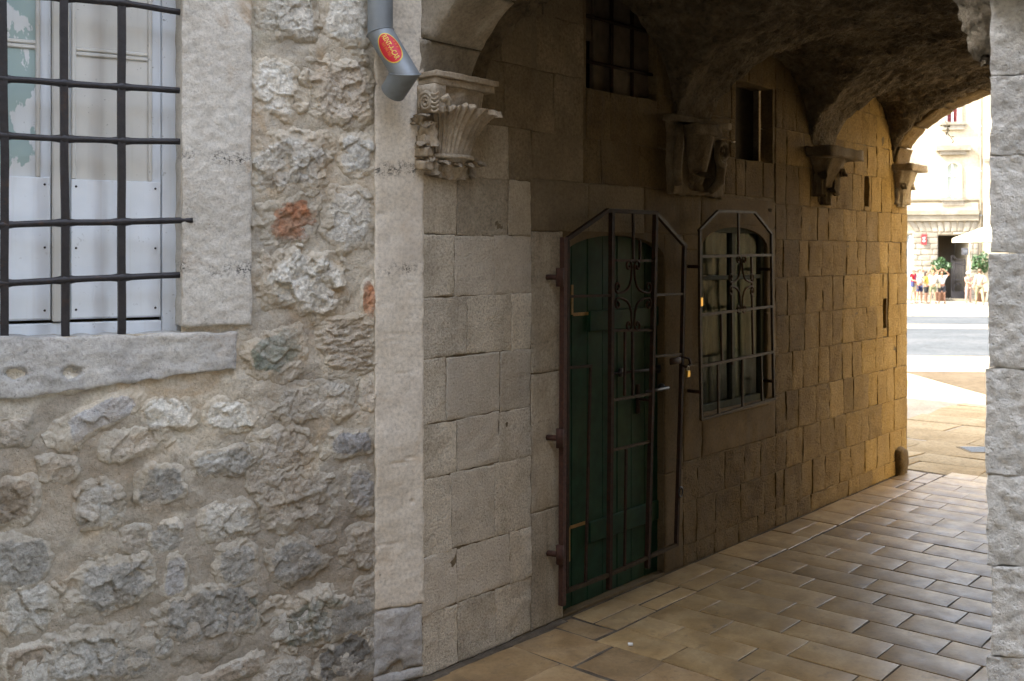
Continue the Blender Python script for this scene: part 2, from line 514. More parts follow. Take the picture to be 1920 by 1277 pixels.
M['ashlar'] = stone_mat('passage_ashlar', (.085, .056, .024), (.125, .086, .037), (.165, .119, .058), 3.5, 60, .65, (.10, .08, .05), 1.0, .011, .07,
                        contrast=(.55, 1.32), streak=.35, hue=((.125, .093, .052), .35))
M['ashlar_near'] = stone_mat('daylit_grey_brown_ashlar', (.41, .36, .28), (.53, .475, .38), (.60, .545, .45), 4, 85, .55, (.12, .105, .085), 1.0, .010, .12,
                             contrast=(.55, 1.32), streak=.15, hue=((.48, .43, .36), .5))  # same wall stone as further in, with mouth daylight put into its colour
M['ashlar_shaded'] = stone_mat('shaded_brown_ashlar', (.15, .115, .07), (.205, .16, .10), (.255, .205, .135), 3.5, 60, .65, (.09, .07, .045), 1.0, .011, .09, contrast=(.55, 1.32), streak=.4, hue=((.18, .145, .095), .4))  # same wall stone, with the shade inside the mouth put into its colour
M['ashlar_half_shaded'] = stone_mat('half_shaded_ashlar', (.31, .262, .19), (.405, .348, .262), (.475, .415, .32), 4, 80, .55, (.11, .09, .065), 1.0, .010, .14, contrast=(.55, 1.32), streak=.35, hue=((.37, .32, .245), .4))  # same wall stone, with fading daylight put into its colour
M['ashlar_lit_gold'] = stone_mat('lit_gold_ashlar', (.30, .20, .068), (.375, .255, .092), (.435, .31, .128), 3.5, 60, .65, (.14, .10, .05), 1.0, .011, .05, contrast=(.55, 1.32), streak=.2, hue=((.32, .23, .115), .3))  # same wall stone, with the glow of the exit put into its colour
M['ashlar_lit_warm'] = stone_mat('lit_brown_gold_ashlar', (.205, .138, .055), (.265, .183, .076), (.32, .228, .105), 3.5, 60, .65, (.10, .075, .04), 1.0, .011, .05, contrast=(.55, 1.32), streak=.2, hue=((.24, .172, .088), .3))  # step between the two, part of the exit glow put into its colour
M['ashlar_amber'] = stone_mat('lit_amber_ashlar', (.145, .097, .040), (.195, .134, .058), (.245, .175, .083), 3.5, 60, .65, (.09, .065, .035), 1.0, .011, .06, contrast=(.55, 1.32), streak=.25, hue=((.175, .127, .066), .3))
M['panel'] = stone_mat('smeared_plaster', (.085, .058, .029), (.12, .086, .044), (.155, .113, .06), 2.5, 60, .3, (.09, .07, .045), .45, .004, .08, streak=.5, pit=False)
M['joint'] = stone_mat('dark_joint_mortar', (.10, .08, .055), (.16, .13, .09), (.22, .18, .13), 6, 70, .4, (.05, .04, .03), .8, .006, 0)
M['dark_joint'] = stone_mat('dirty_floor_joint', (.05, .04, .028), (.085, .068, .05), (.13, .108, .08), 6, 60, .4, (.02, .018, .015), .6, .005, 0)
M['bed'] = stone_mat('joint_filling', (.10, .076, .045), (.15, .115, .07), (.195, .155, .10), 5, 60, .5, (.05, .04, .03), .8, .006, 0)
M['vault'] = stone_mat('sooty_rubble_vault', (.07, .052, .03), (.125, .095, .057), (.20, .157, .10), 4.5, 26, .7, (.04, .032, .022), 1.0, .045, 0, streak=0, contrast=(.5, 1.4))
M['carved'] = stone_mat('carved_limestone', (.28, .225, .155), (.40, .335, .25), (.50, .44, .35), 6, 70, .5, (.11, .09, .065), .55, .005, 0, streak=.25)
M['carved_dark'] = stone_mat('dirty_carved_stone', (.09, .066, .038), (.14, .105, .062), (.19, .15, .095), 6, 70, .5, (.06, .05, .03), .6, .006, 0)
M['arch'] = stone_mat('arch_stone', (.20, .17, .125), (.31, .27, .21), (.42, .38, .31), 4, 60, .5, (.08, .068, .05), .8, .008, .1)
M['pier'] = stone_mat('bush_hammered_pier_stone', (.38, .37, .345), (.48, .47, .44), (.56, .55, .52), 3, 70, .55, (.17, .165, .155), 1.0, .011, .08,
                      stain=((.37, .29, .22), 2.2, .60, .74, .45))

def floor_mat(name, k=1.0, kr=0.0):
    g = NG(name)
    co = g.mapping((1, 1, 1), offset_random=41)
    col = g.ramp(g.noise(4, 5, .6, co, .5), [(.3, (.23, .150, .064)), (.5, (.325, .222, .104)), (.7, (.41, .30, .158))])
    col = g.mix(1, col, g.ramp(g.noise(45, 4, .7, co), [(.25, .8), (.55, 1.05)]), 'MULTIPLY')
    col = g.mix(g.math('MULTIPLY', g.ramp(g.noise(11, 5, .7, co), [(.58, 0.), (.70, 1.)]), .6), col, (.11, .08, .05))
    col = g.mix(g.math('MULTIPLY', g.ramp(g.noise(2.2, 5, .65, g.co, .5), [(.50, 0.), (.68, 1.)]), .5), col, (.15, .105, .06))
    if k != 1: col = g.mix(1, col, (k * 1.02, k * .97, k * .95), 'MULTIPLY')
    col = g.mix(1, col, g.ramp(g.rand(), [(0., .86), (1., 1.14)]), 'MULTIPLY')
    rg = g.ramp(g.noise(9, 4, .6, co), [(.3, .34 + kr), (.7, .54 + kr)])
    h = g.math('ADD', g.noise(7, 3, .5, co), g.math('MULTIPLY', g.noise(70, 3, .6, co), .25))
    return g.finish(col, rg, g.bump(h, .22, .005), spec=.42)
M['floor'] = floor_mat('polished_limestone_paving')
M['floor_old'] = floor_mat('worn_brown_paving', .72, .22)
M['square'] = stone_mat('worn_square_slab', (.215, .155, .082), (.28, .21, .12), (.32, .25, .152), 1.3, 25, .4, (.06, .05, .035), .4, .006, .12, rough=.9, spec=.05)
M['white_paving'] = stone_mat('white_limestone_paving', (.20, .165, .115), (.25, .21, .15), (.28, .24, .18), 1.3, 25, .2, (.2, .16, .1), .3, .004, 0, rough=.8, spec=.1)
M['street'] = stone_mat('street_stone', (.28, .25, .20), (.34, .31, .25), (.38, .35, .29), 1.3, 25, .2, (.2, .16, .1), .3, .004, 0)
M['shadow_and_base_grey'] = stone_mat('grey_shadow_band_and_base', (.046, .049, .05), (.06, .064, .066), (.075, .077, .078), .5, 8, .1, (.15, .15, .15), .2, .004, 0, rough=.95, pit=False, spec=.03)  # dark grey that paints building shadows on the square; also the parasol base
M['shadow_cream'] = stone_mat('cream_shadow_band', (.064, .047, .029), (.08, .061, .039), (.094, .074, .05), .6, 8, .1, (.2, .17, .12), .2, .004, 0, rough=.95, pit=False, spec=.03)  # lowered cream that paints a building shadow on the square

def simple(name, col, rough=.6, metal=0, var=.25, scale=30, bump=.2, bdist=.002, spec=.4, rust=None):
    g = NG(name)
    n = g.noise(scale, 4, .6)
    c = g.mix(1, col, g.ramp(n, [(.3, 1 - var), (.7, 1 + var)]), 'MULTIPLY')
    if rust: c = g.mix(g.ramp(g.noise(scale * .4, 4, .65), [(rust[1], 0.), (rust[1] + .12, 1.)]), c, rust[0])
    return g.finish(c, rough, g.bump(n, bump, bdist), metal, spec)
M['iron'] = simple('black_wrought_iron', (.020, .018, .020), .5, .3, .35, 40, .5, .004, .5, rust=((.045, .025, .017), .60))
M['gate'] = simple('rust_brown_gate_iron', (.024, .014, .009), .7, .0, .4, 45, .5, .003, .10, rust=((.035, .014, .008), .52))
M['gate_rust'] = simple('red_rust', (.05, .020, .012), .8, 0, .4, 50, .6, .004)
M['grille'] = simple('dull_brown_grille_iron', (.034, .022, .011), .62, .0, .4, 45, .5, .003, .16, rust=((.035, .022, .011), .55))
M['brass'] = simple('brass', (.55, .36, .09), .3, .9, .15, 30, .1)
M['strap'] = simple('yellow_corner_strip', (.20, .115, .025), .55, 0, .25, 40, .2)
M['zinc'] = simple('zinc_sheet', (.20, .225, .245), .5, .25, .10, 9, .06, .002, .5, rust=((.15, .165, .175), .58))
M['dark'] = simple('dark_hollow', (.012, .011, .010), .9, 0, .2)
M['red'] = simple('red_sticker', (.50, .012, .025), .45, 0, .08, 60, 0)
M['yellow'] = simple('yellow_print', (.62, .47, .06), .5, 0, .1, 60, 0)
M['orange'] = simple('orange_print', (.60, .16, .03), .5, 0, .1, 60, 0)
M['green'] = simple('dark_green_door_paint', (.008, .034, .017), .6, 0, .3, 12, .35, .003, .12, rust=((.010, .028, .013), .56))
M['greyglass_frame'] = simple('grey_green_window_paint', (.05, .058, .046), .75, 0, .2, 25, spec=.08)
M['dark_wood'] = simple('dark_old_wood', (.040, .030, .020), .75, 0, .35, 20, .4)
M['old_board'] = simple('grey_old_board', (.085, .064, .042), .85, 0, .3, 14, .4)
M['wire'] = simple('bare_wire', (.45, .40, .32), .4, .6, .1)
M['paper'] = simple('white_paper', (.75, .74, .7), .8, 0, .05)

def paint_mat(name, c, peel=None, speck=.6):
    g = NG(name)
    n = g.noise(6, 4, .5)
    col = g.mix(1, c, g.ramp(n, [(.3, .93), (.7, 1.05)]), 'MULTIPLY')
    sp = g.math('MULTIPLY', g.ramp(g.noise(48, 3, .6), [(.66, 0.), (.69, 1.)]), g.ramp(g.noise(6, 3, .6), [(.50, 0.), (.60, 1.)]))
    col = g.mix(g.math('MULTIPLY', sp, speck), col, (.16, .17, .165))
    dv = g.noise(3, 3, .6, g.mapping((14, 14, .5)))
    col = g.mix(g.math('MULTIPLY', g.ramp(dv, [(.55, 0.), (.75, 1.)]), .18), col, (.38, .34, .28))
    h = n
    if peel:
        k = g.ramp(g.noise(peel[1], 5, .6, g.mapping((1.6, 1, .8)), .3), [(peel[2], 0.), (peel[2] + .012, 1.)])
        col = g.mix(k, col, peel[0]); h = g.math('SUBTRACT', n, k)
    return g.finish(col, .5, g.bump(h, .3, .002), spec=.35)
M['white'] = paint_mat('white_shutter_paint', (.72, .77, .82))
M['white_board'] = paint_mat('plain_white_board', (.74, .79, .84), None, .25)
M['cream'] = paint_mat('yellowed_white_paint', (.62, .615, .58))
M['peel'] = paint_mat('peeling_white_paint', (.63, .66, .675), ((.33, .43, .42), 5.5, .475), .8)

def glass_mat(name, tint=(1, 1, 1), refl=.018):
    g = NG(name)
    n = g.n
    tr = n.new("ShaderNodeBsdfTransparent"); tr.inputs[0].default_value = (*tint, 1)
    gl = n.new("ShaderNodeBsdfGlossy"); gl.inputs['Roughness'].default_value = .08
    lw = n.new("ShaderNodeLayerWeight"); lw.inputs[0].default_value = .35
    mx = n.new("ShaderNodeMixShader")
    g.link(g.math('MULTIPLY', lw.outputs['Facing'], refl), mx.inputs[0]); g.link(tr.outputs[0], mx.inputs[1]); g.link(gl.outputs[0], mx.inputs[2])
    g.link(mx.outputs[0], n['Material Output'].inputs[0])
    return g.m
M['glass'] = glass_mat('window_glass', (.86, .88, .86))
M['curtain'] = simple('grey_green_curtain', (.088, .112, .092), .95, 0, .2, 8, .1, spec=.03)

# ------------------------------------------------------------------ rubble wall with the barred window
aJ0, _ = LW(341, 400); aJ1, _ = LW(471, 400)
_, zS = LW(345, 621); _, zJ = LW(430, 606)
_, zSb = LW(240, 722)
aW0, _ = LW(-108, 400)                       # far (unseen) side of the window
a0s, _ = LW(703, 600)                        # plaster strip
TOP = 3.55
OPEN = (aW0, aJ0, zS - .005, 3.32)
wall = Thing('rubble_wall', 'weathered rubble stone wall with pale mortar around the barred shuttered window', 'wall', LF)
wall.part('mortar', holed_sheet(-3.6, 0.0, -.02, TOP, [OPEN], .011, .010, .013, 9), M['mortar'])
wall.part('mortar', box(-3.6, -.02, .30, .34, 0, TOP), M['joint'], smooth=False)

def rubble(px, py, wpx, hpx, mat, hgt=.026, rough=.016, rot=0, freq=26, stri=(1, 1), n=3.4, sq=0):
    cu, cv = LW(px, py); s = 1 / (0.5 * (LW(px + 1, py)[0] - LW(px - 1, py)[0])) if 0 else None
    k = abs(LW(px + .5, py)[0] - LW(px - .5, py)[0]); kz = abs(LW(px, py + .5)[1] - LW(px, py - .5)[1])
    Wd, Hd = wpx * k * 1.04, hpx * kz * 1.05
    return rubble_at(cu, cv, Wd, Hd, mat, hgt, rough, rot, freq, stri, n)
def rubble_at(cu, cv, Wd, Hd, mat, hgt=.03, rough=.018, rot=0, freq=26, stri=(1, 1), n=3.4, res=.0055):
    nu = int(Wd * 1.3 / res) + 4; nv = int(Hd * 1.3 / res) + 4
    u, v = np.meshgrid(np.linspace(-1.28, 1.28, nu), np.linspace(-1.28, 1.28, nv), indexing='ij')
    X, Z = u * Wd / 2, v * Hd / 2
    c, s_ = math.cos(rot), math.sin(rot)
    U, V = cu + X * c - Z * s_, cv + X * s_ + Z * c
    sd = R.uniform(0, 90)
    p = v3(U, V, sd)
    r = (np.abs(u) ** n + np.abs(v) ** n) ** (1 / n)
    r = r * (1 + .34 * perlin(p * 6) + .20 * perlin(p * 17) + .10 * perlin(p * 45))
    prof = .40 * hgt * (1 - sstep(.50, 1.06, r)) - .030 * sstep(.88, 1.28, r)
    q = v3(X * stri[0], Z * stri[1], sd)
    k = .62 * rough / .016
    det = k * (facets(U * stri[0], V * stri[1], .075, sd, .30, .09) + .62 * facets(U * stri[0], V * stri[1], .030, sd + 9, .40, .16) + .45 * facets(U * stri[0], V * stri[1], .014, sd + 21, .4, .2)) + .0035 * fbm(q * 22, 4, .6) + .0020 * fbm(q * 75, 3)
    h = -.006 + prof + det * (1 - .6 * sstep(.75, 1.15, r))
    o = wall.part('stone', (wallmap(U, V, h).reshape(-1, 3), quads(nu, nv)), M[mat])
    sm = np.clip(sstep(.50, .98, r) + .5 * sstep(.05, .6, fbm(p * 5 + 3, 3)) * sstep(.1, .7, r), 0, 1)
    at = o.data.attributes.new('smear', 'FLOAT', 'POINT'); at.data.foreach_set('value', sm.ravel().astype(np.float32))
    return o
G, P_, T, RD, DK, BL, GN, BR, BK = ('stone_' + k for k in ('grey', 'pale', 'tan', 'red', 'dark', 'blue', 'green', 'brown', 'black'))
for a in [
    (540, 28, 118, 96, P_), (650, 35, 96, 100, P_, .016, .010), (520, 160, 92, 118, P_), (640, 170, 118, 130, T, .03, .024),
    (548, 300, 136, 116, G, .028, .022), (668, 292, 72, 92, G), (540, 417, 104, 100, RD, .022, .018), (655, 410, 102, 122, P_, .02, .008, 0, 14),
    (573, 530, 172, 124, P_, .034, .026, 0, 32), (693, 558, 26, 66, RD, .014, .01), (515, 662, 136, 92, GN, .03, .014, .28),
    (652, 648, 104, 118, T, .02, .014, .1, 16, (1, 3)), (590, 748, 150, 76, P_, .018, .012), (692, 742, 34, 66, T, .014, .01),
    (188, 782, 165, 62, BL, .026, .007, .42, 14), (310, 778, 100, 66, P_, .02, .016), (430, 780, 92, 66, P_, .02, .016),
    (20, 812, 74, 64, T, .02, .016), (245, 835, 135, 60, T, .02, .017, .1), (412, 866, 122, 58, G, .032, .02, .15),
    (530, 842, 116, 76, T, .018, .012), (660, 830, 92, 56, BL, .026, .012), (30, 940, 98, 112, BR, .03, .02),
    (182, 946, 92, 84, G, .03, .02), (312, 905, 92, 76, DK, .016, .016), (425, 972, 104, 82, P_, .02, .016),
    (565, 938, 148, 106, T, .026, .020), (678, 926, 56, 86, BL, .024, .012), (42, 1052, 112, 104, DK, .026, .009, 0, 14),
    (205, 1095, 158, 94, DK, .034, .020, .1), (310, 1008, 66, 66, DK, .014, .014), (447, 1058, 88, 84, DK, .018, .007, 0, 14),
    (555, 1052, 102, 92, DK, .034, .010, .3, 15), (675, 1022, 76, 96, T, .018, .016), (55, 1142, 98, 84, G, .02, .016),
    (402, 1152, 205, 116, DK, .032, .021, .12), (168, 1228, 178, 108, G, .032, .022), (580, 1165, 128, 114, GN, .030, .021),
    (540, 1262, 92, 60, P_, .03, .012), (640, 1238, 104, 88, BK, .03, .02), (55, 1240, 112, 66, BR, .02, .012),
    (420, 1268, 190, 38, BR, .03, .01, .22), (690, 1112, 52, 66, T, .014, .012), (110, 880, 70, 50, T, .012, .012), (330, 1080, 46, 90, BL, .012, .012),
    (690, 1190, 40, 60, G, .012, .012), (300, 1200, 60, 70, G, .012, .014), (255, 1010, 60, 50, T, .01, .012), (485, 905, 40, 50, T, .010, .010),
    (600, 1010, 60, 30, T, .010, .010), (110, 720, 90, 34, P_, .008, .008), (500, 500, 20, 50, T, .008, .008), (470, 1150, 40, 80, GN, .014, .016)]:
    rubble(*a)
# the wall goes on outside the frame: coarser stones above, below and to the left
for (u, v) in [(u, v) for v in (.12, .34) for u in np.arange(-3.3, -.3, .33)] + \
              [(u, v) for v in (.62, .92, 1.2) for u in np.arange(-3.4, -1.95, .34)] + [(u, 3.42) for u in np.arange(-3.4, -.3, .33)]:
    rubble_at(u + R.uniform(-.05, .05), v + R.uniform(-.03, .03), R.uniform(.22, .31), R.uniform(.15, .23),
              random.choice([G, P_, T, DK]), .028, .018, R.uniform(-.1, .1), res=.02)

# dressed stones of the window surround
def wstone(name, u0, u1, v0, v1, mat, **k):
    return wall.part(name, block(u0, u1, v0, v1, **k), M[mat])
wstone('jamb_stone', aJ0, aJ1, zJ - .008, 3.32, 'jamb', proud=.010, er=.010, res=.012, rough=.005, freq=26, depth=.20, wob=.006, gap=.0, ridge=.002)
wstone('jamb_stone', aW0 - .3, aW0, zS, 3.32, 'jamb', proud=.010, er=.012, res=.05, rough=.005, depth=.20)
wstone('lintel_stone', aW0 - .3, aJ1, 3.325, TOP, 'jamb', proud=.012, er=.012, res=.06, rough=.005, depth=.20)
d1, d2 = LW(30, 700), LW(136, 698)
u430, _ = LW(442, 650)
_, zb0 = LW(0, 752); _, zb1 = LW(440, 694)
u0_, _ = LW(0, 700)
slope = (zb1 - zb0) / (u430 - u0_)
def zbot(u): return zb0 + (u - u0_) * slope
uL = aW0 - .35
wstone('sill_stone', uL, u430, zbot(uL), zS, 'sill', proud=.010, er=.012, res=.012, rough=.008, freq=14, depth=.21, wob=.010, gap=.0, ridge=.002,
       quad=[(uL, zbot(uL)), (u430, zbot(u430) + .01), (u430 + .004, zS - .012), (uL, zS + .004)],
       dents=[(d1[0], d1[1], .045, .026, .03), (d2[0], d2[1], .045, .028, .03)])
# smooth plaster strip up the corner, with a stone and a hollow at its foot
_, zp = LW(745, 1138)
hx, hz = LW(742, 1262)
wstone('plaster_strip', a0s, 0.012, zp, TOP, 'strip', proud=.005, er=.012, res=.008, rough=.006, freq=6, depth=.05, wob=.006, gap=0, ridge=.001,
       dents=[(*LW(x_, y_), ru_, rv_, dd_) for x_, y_, ru_, rv_, dd_ in ((755, 700, .07, .004, .004), (750, 868, .08, .006, .005), (770, 858, .03, .004, .005), (765, 530, .06, .003, .003), (740, 625, .09, .004, .003), (735, 640, .06, .005, .003), (725, 1020, .08, .003, .003), (772, 940, .012, .012, .006), (715, 400, .02, .008, .004))])
wstone('corner_stone', a0s - .01, .010, zp - .30, zp - .004, 'sill', proud=.008, er=.02, res=.012, rough=.008, depth=.06, wob=.012,
       dents=[(hx, hz, .05, .055, .055)])
wstone('corner_stone', a0s - .01, .010, 0, zp - .30, 'sill', proud=.006, er=.02, res=.03, rough=.008, depth=.06)

# ------------------------------------------------------------------ the shuttered window
OFF = .15
def L(px, py, off=OFF): return LW(px, py, off)
uf1, _ = L(340, 400); uf0, _ = L(303, 400)
_, zbotw = L(250, 626)
win = Thing('shuttered_window', 'old window closed by peeling white wooden shutters behind iron bars', 'window', LF, (aJ0 - .5, OFF, zS))
win.part('frame', join(box(uf0, aJ0 + .03, OFF - .012, OFF + .06, zS - .02, 3.35, .004), box(aW0 - .03, aW0 + .09, OFF - .012, OFF + .06, zS - .02, 3.35, .004),
                       box(aW0 + .092, uf0 - .002, OFF - .006, OFF + .06, zS - .03, L(200, 603)[1], .004)), M['white'], smooth=False)
um0, _ = L(97, 400); um1, _ = L(129, 400)
mull = win.part('centre_post', box(um0, um1, OFF - .022, OFF + .02, L(110, 603)[1], 3.32, .006), M['cream'], smooth=False)
def shutter(u0, u1, pl, pr, mat_panel, rail_px, board_y, leafname):
    zb = L(200, 597)[1]
    lf = win.part('shutter_leaf', box(u0, u1, OFF + .004, OFF + .032, zb, 3.315, .003), M['white'], smooth=False)
    zr = L(*rail_px)[1]; zt = L(200, board_y)[1]
    win.part('panel', box(pl, pr, OFF + .001, OFF + .02, zt, zr - .02), M[mat_panel], lf, smooth=False)
    win.part('panel', box(pl, pr, OFF + .001, OFF + .02, zr + .02, 3.2), M['peel' if mat_panel == 'peel' else 'cream'], lf, smooth=False)
    mw = .009
    for (a, b, c, d) in [(pl - mw, pl + mw, zt, 3.2), (pr - mw, pr + mw, zt, 3.2), (pl + mw, pr - mw, zr - .018, zr - .002), (pl + mw, pr - mw, zr + .002, zr + .018)]:
        win.part('moulding', box(a, b, OFF - .008, OFF + .012, c, d, .004), M['cream'], lf, smooth=False)
    b = win.part('cover_board', box(u0 + .006, u1 - .004, OFF - .009, OFF + .003, zb + .006, zt - .001, .002), M['white_board'], lf, smooth=False)
    for z in np.linspace(zb + .04, zt - .03, 3):
        for u in (u0 + .025, u1 - .025):
            win.part('nail', lathe([(0, .004), (.004, .003), (.005, 0)], 7, (u, OFF - .009, z), 1), M['iron'], lf)
shutter(um1 + .002, uf0 - .002, L(138, 300)[0], L(281, 300)[0], 'cream', (210, 102), 338, 'r')
shutter(aW0 + .094, um0 - .002, L(-75, 300)[0], L(71, 300)[0], 'peel', (40, 82), 336, 'l')

# ------------------------------------------------------------------ iron bars in front of it
GO = .045
def g2(px, py, off=GO):
    u, z = LW(px, py, off); return np.array([u, off, z])
gr = Thing('window_grille', 'black wrought iron window grille of crossing bars let into the jamb', 'grille', LF, tuple(g2(228, 634)))
def wob_line(pts, step=.02, amp=.003, sd=0):
    P = np.array(pts); out = []
    for a, b in zip(P[:-1], P[1:]):
        n = max(2, int(np.linalg.norm(b - a) / step))
        for t in np.linspace(0, 1, n, endpoint=False): out.append(a + (b - a) * t)
    out.append(P[-1]); out = np.array(out)
    q = out * 4 + sd
    return out + np.stack([perlin(q + k * 31.3) for k in range(3)], 1) * amp
for x, xb, k in ((-100, -98, 1), (3, 8, 2), (119, 123, 3), (228, 228, 4)):
    ln = wob_line([g2(x, -150), g2((x + xb) / 2 + (3 if k == 2 else 0), 300), g2(xb, 636)], amp=.0025, sd=k)
    gr.part('upright_bar', tube(ln, .0215, 4), M['iron'], smooth=False)
for j, pts in enumerate([[(-112, -118), (110, -112), (228, -105), (336, -96)], [(-112, -16), (110, -3), (228, 6), (337, 22)], [(-112, 143), (0, 148), (120, 156), (228, 163), (337, 169)],
            [(-112, 252), (0, 254), (120, 260), (228, 264), (337, 266)], [(-112, 424), (-5, 422), (120, 419), (228, 416), (362, 412)],
            [(-112, 537), (0, 532), (120, 525), (228, 520), (340, 515)]]):
    P3 = [g2(*p) for p in pts]
    P3[-1] = P3[-1] + np.array([.03, 0, 0]) if j != 4 else g2(362, 412, -.008)
    ln = wob_line(P3, amp=.004, sd=j * 7.7)
    ux = np.array([g2(x, 300)[0] for x in (-99, 5, 121, 228)])
    rr = .0132 + .0016 * perlin(np.stack([ln[:, 0] * 9, ln[:, 0] * 0 + j, ln[:, 0] * 0], 1))
    for u in ux: rr = rr + .008 * np.exp(-((ln[:, 0] - u) / .022) ** 2)
    gr.part('cross_bar', tube(ln, rr, 8), M['iron'])

# ------------------------------------------------------------------ downpipe with its sticker
def pipe_pt(px, py, off):
    u, z = LW(px, py, off); return np.array([u, off, z])
A0 = pipe_pt(712, -420, -.085); A1 = pipe_pt(713, 62, -.085); A2 = pipe_pt(759, 138, -.185); A3 = pipe_pt(737, 172, -.09)
rp = .0585
pipe = Thing('downpipe', 'grey zinc rain downpipe ending in a cranked elbow with a red oval sticker', 'downpipe', LF, tuple(A3))
def mitre(P, r, n=28):
    """one ring per point, cut on the bisecting plane"""
    P = np.array(P); rings = []
    d = [(P[i + 1] - P[i]) / np.linalg.norm(P[i + 1] - P[i]) for i in range(len(P) - 1)]
    ang = np.arange(n) * 2 * np.pi / n
    N0 = np.cross(d[0], [0, 1, .01]); N0 /= np.linalg.norm(N0); B0 = np.cross(d[0], N0)
    prev = P[0] + r * (np.cos(ang)[:, None] * N0 + np.sin(ang)[:, None] * B0); rings.append(prev)
    for i in range(1, len(P)):
        nn = d[i - 1] if i == len(P) - 1 else (d[i - 1] + d[i]) / np.linalg.norm(d[i - 1] + d[i])
        t = ((P[i] - prev) @ nn) / (d[i - 1] @ nn)
        prev = prev + t[:, None] * d[i - 1]; rings.append(prev)
    return rings
rg = mitre([A0, A1, A2, A3], rp)
def seg(a, b, n=28): return np.concatenate([a, b]), [(j, (j + 1) % n, n + (j + 1) % n, n + j) for j in range(n)][::1]
def flipf(vf): return vf[0], [tuple(reversed(f)) for f in vf[1]]
def grow(ring, k): c = ring.mean(0); return c + (ring - c) * k
pipe.part('pipe', seg(rg[0], grow(rg[1], .985)), M['zinc'])
pipe.part('elbow', join(seg(grow(rg[1], 1.02), grow(rg[2], 1.0)), seg(grow(rg[1], 1.02), grow(rg[1], .97))), M['zinc'])
pipe.part('spout', join(seg(grow(rg[2], 1.02), grow(rg[3], 1.0)), seg(grow(rg[2], 1.02), grow(rg[2], .99)), flipf(seg(grow(rg[2], .985), grow(rg[3], .985))), seg(grow(rg[3], 1.), grow(rg[3], .985))), M['zinc'])
for k in (1, 2): pipe.part('seam', tube(grow(rg[k], 1.03), .003, 6, closed=True), M['zinc'])
# sticker wrapped on the elbow
ed = (A2 - A1) / np.linalg.norm(A2 - A1)
camL = (LF.inverted() @ Vector((0, 0, EYE)))
mid = A1 + (A2 - A1) * .50
tc = np.array(camL) - mid; tc = tc - ed * tc.dot(ed); tc /= np.linalg.norm(tc)
sdv = np.cross(tc, ed); sdv = sdv if sdv[0] > 0 else -sdv
def onpipe(a, b, lift):      # a across (to the right), b up along the elbow
    a = np.asarray(a) + .003; th = a / rp
    return mid - ed * np.asarray(b)[..., None] + (rp * 1.012 + lift) * (np.sin(th)[..., None] * sdv + np.cos(th)[..., None] * tc)
def disc(rx, rz, lift, rot=0.0):
    V = [(0, 0)]; F = []; n = 40
    for k in range(1, 6):
        for j in range(n):
            t = 2 * np.pi * j / n; V.append((rx * k / 5 * math.cos(t), rz * k / 5 * math.sin(t)))
    for j in range(n):
        F.append((0, 1 + j, 1 + (j + 1) % n))
        for k in range(4):
            o = 1 + k * n; F.append((o + j, o + n + j, o + n + (j + 1) % n, o + (j + 1) % n))
    V = np.array(V)
    return onpipe(V[:, 0], V[:, 1], lift), F
stk = pipe.part('sticker', disc(.0475, .079, .0012), M['yellow'], label='red oval sticker with yellow rim and lettering')
pipe.part('sticker_field', disc(.0435, .074, .0018), M['red'], stk)
def text_on(txt, size, mat, a0, b0, squeeze=1.0):
    cu = bpy.data.curves.new('lettering', 'FONT'); cu.body = txt; cu.size = size; cu.align_x = 'CENTER'; cu.align_y = 'CENTER'; cu.resolution_u = 3
    cu.offset = size * .016
    tmp = bpy.data.objects.new('lettering', cu)
    C.objects.link(tmp); bpy.context.view_layer.update()
    me = bpy.data.meshes.new_from_object(tmp.evaluated_get(bpy.context.evaluated_depsgraph_get()))
    bpy.data.objects.remove(tmp)
    v = np.array([q.co[:] for q in me.vertices]); f = [tuple(p.vertices) for p in me.polygons]
    bpy.data.meshes.remove(me)
    # reading direction runs down the elbow, letters upright to the right
    return pipe.part('lettering', (onpipe(a0 + v[:, 1] * 1.15, b0 - v[:, 0] * squeeze, .0026), f), mat, stk, smooth=False)
text_on('RENT-A-CAR', .0265, M['yellow'], .004, .002, .86)
text_on('069 090 7001', .0165, M['orange'], -.0165, 0, .86)
text_on('* * *', .022, M['orange'], .026, .006, 1)
# ------------------------------------------------------------------ passage: vault shape
LEN = 6.15
SPR = 2.78
A_ = WID / 2
BAYS = [(0.44, 2.20, .76), (2.62, 4.14, .66), (4.58, 5.80, .60)]
def barrel(t): return .66 * np.sqrt(np.clip(1 - ((t - A_) / A_) ** 2, 0, 1))
def lunette(s):
    h = np.zeros_like(s)
    for a, b, r in BAYS:
        c, k = (a + b) / 2, (b - a) / 2
        h = np.maximum(h, r * np.sqrt(np.clip(1 - ((s - c) / k) ** 2, 0, 1)))
    return h

# ------------------------------------------------------------------ passage wall of dressed blocks
s0w, _ = PW(1100, 100); s1w, _ = PW(1232, 100); _, zw = PW(1120, 168)
s2w, _ = PW(1379, 240); s3w, _ = PW(1450, 240); _, zw2 = PW(1415, 302)
DOOR = (1.07, 2.08, -1, 2.115)
WIN = (2.53, 3.43, .95, 2.19)
DW1 = (s0w, s1w, zw, 3.52)
DW2 = (s2w, s3w, zw2, 3.20)
sl1 = (5.17, 5.27, 2.40, 2.66); sl2 = (5.58, 5.67, 1.34, 1.60)
OPENS = [DOOR, WIN, DW1, DW2, sl1, sl2]
PAN = [(.80, 1.07, 0, 2.12), (.80, 2.52, 2.12, 2.40), (2.08, 2.30, 0, 2.12), (2.30, 2.53, .66, 2.12), (2.53, 3.56, .66, .95),
       (2.52, 3.56, 2.19, 2.38), (3.43, 3.56, .95, 2.19)]
pw = Thing('passage_wall', 'long dressed stone block wall of the dark passage with green door and arched window', 'wall', PF)
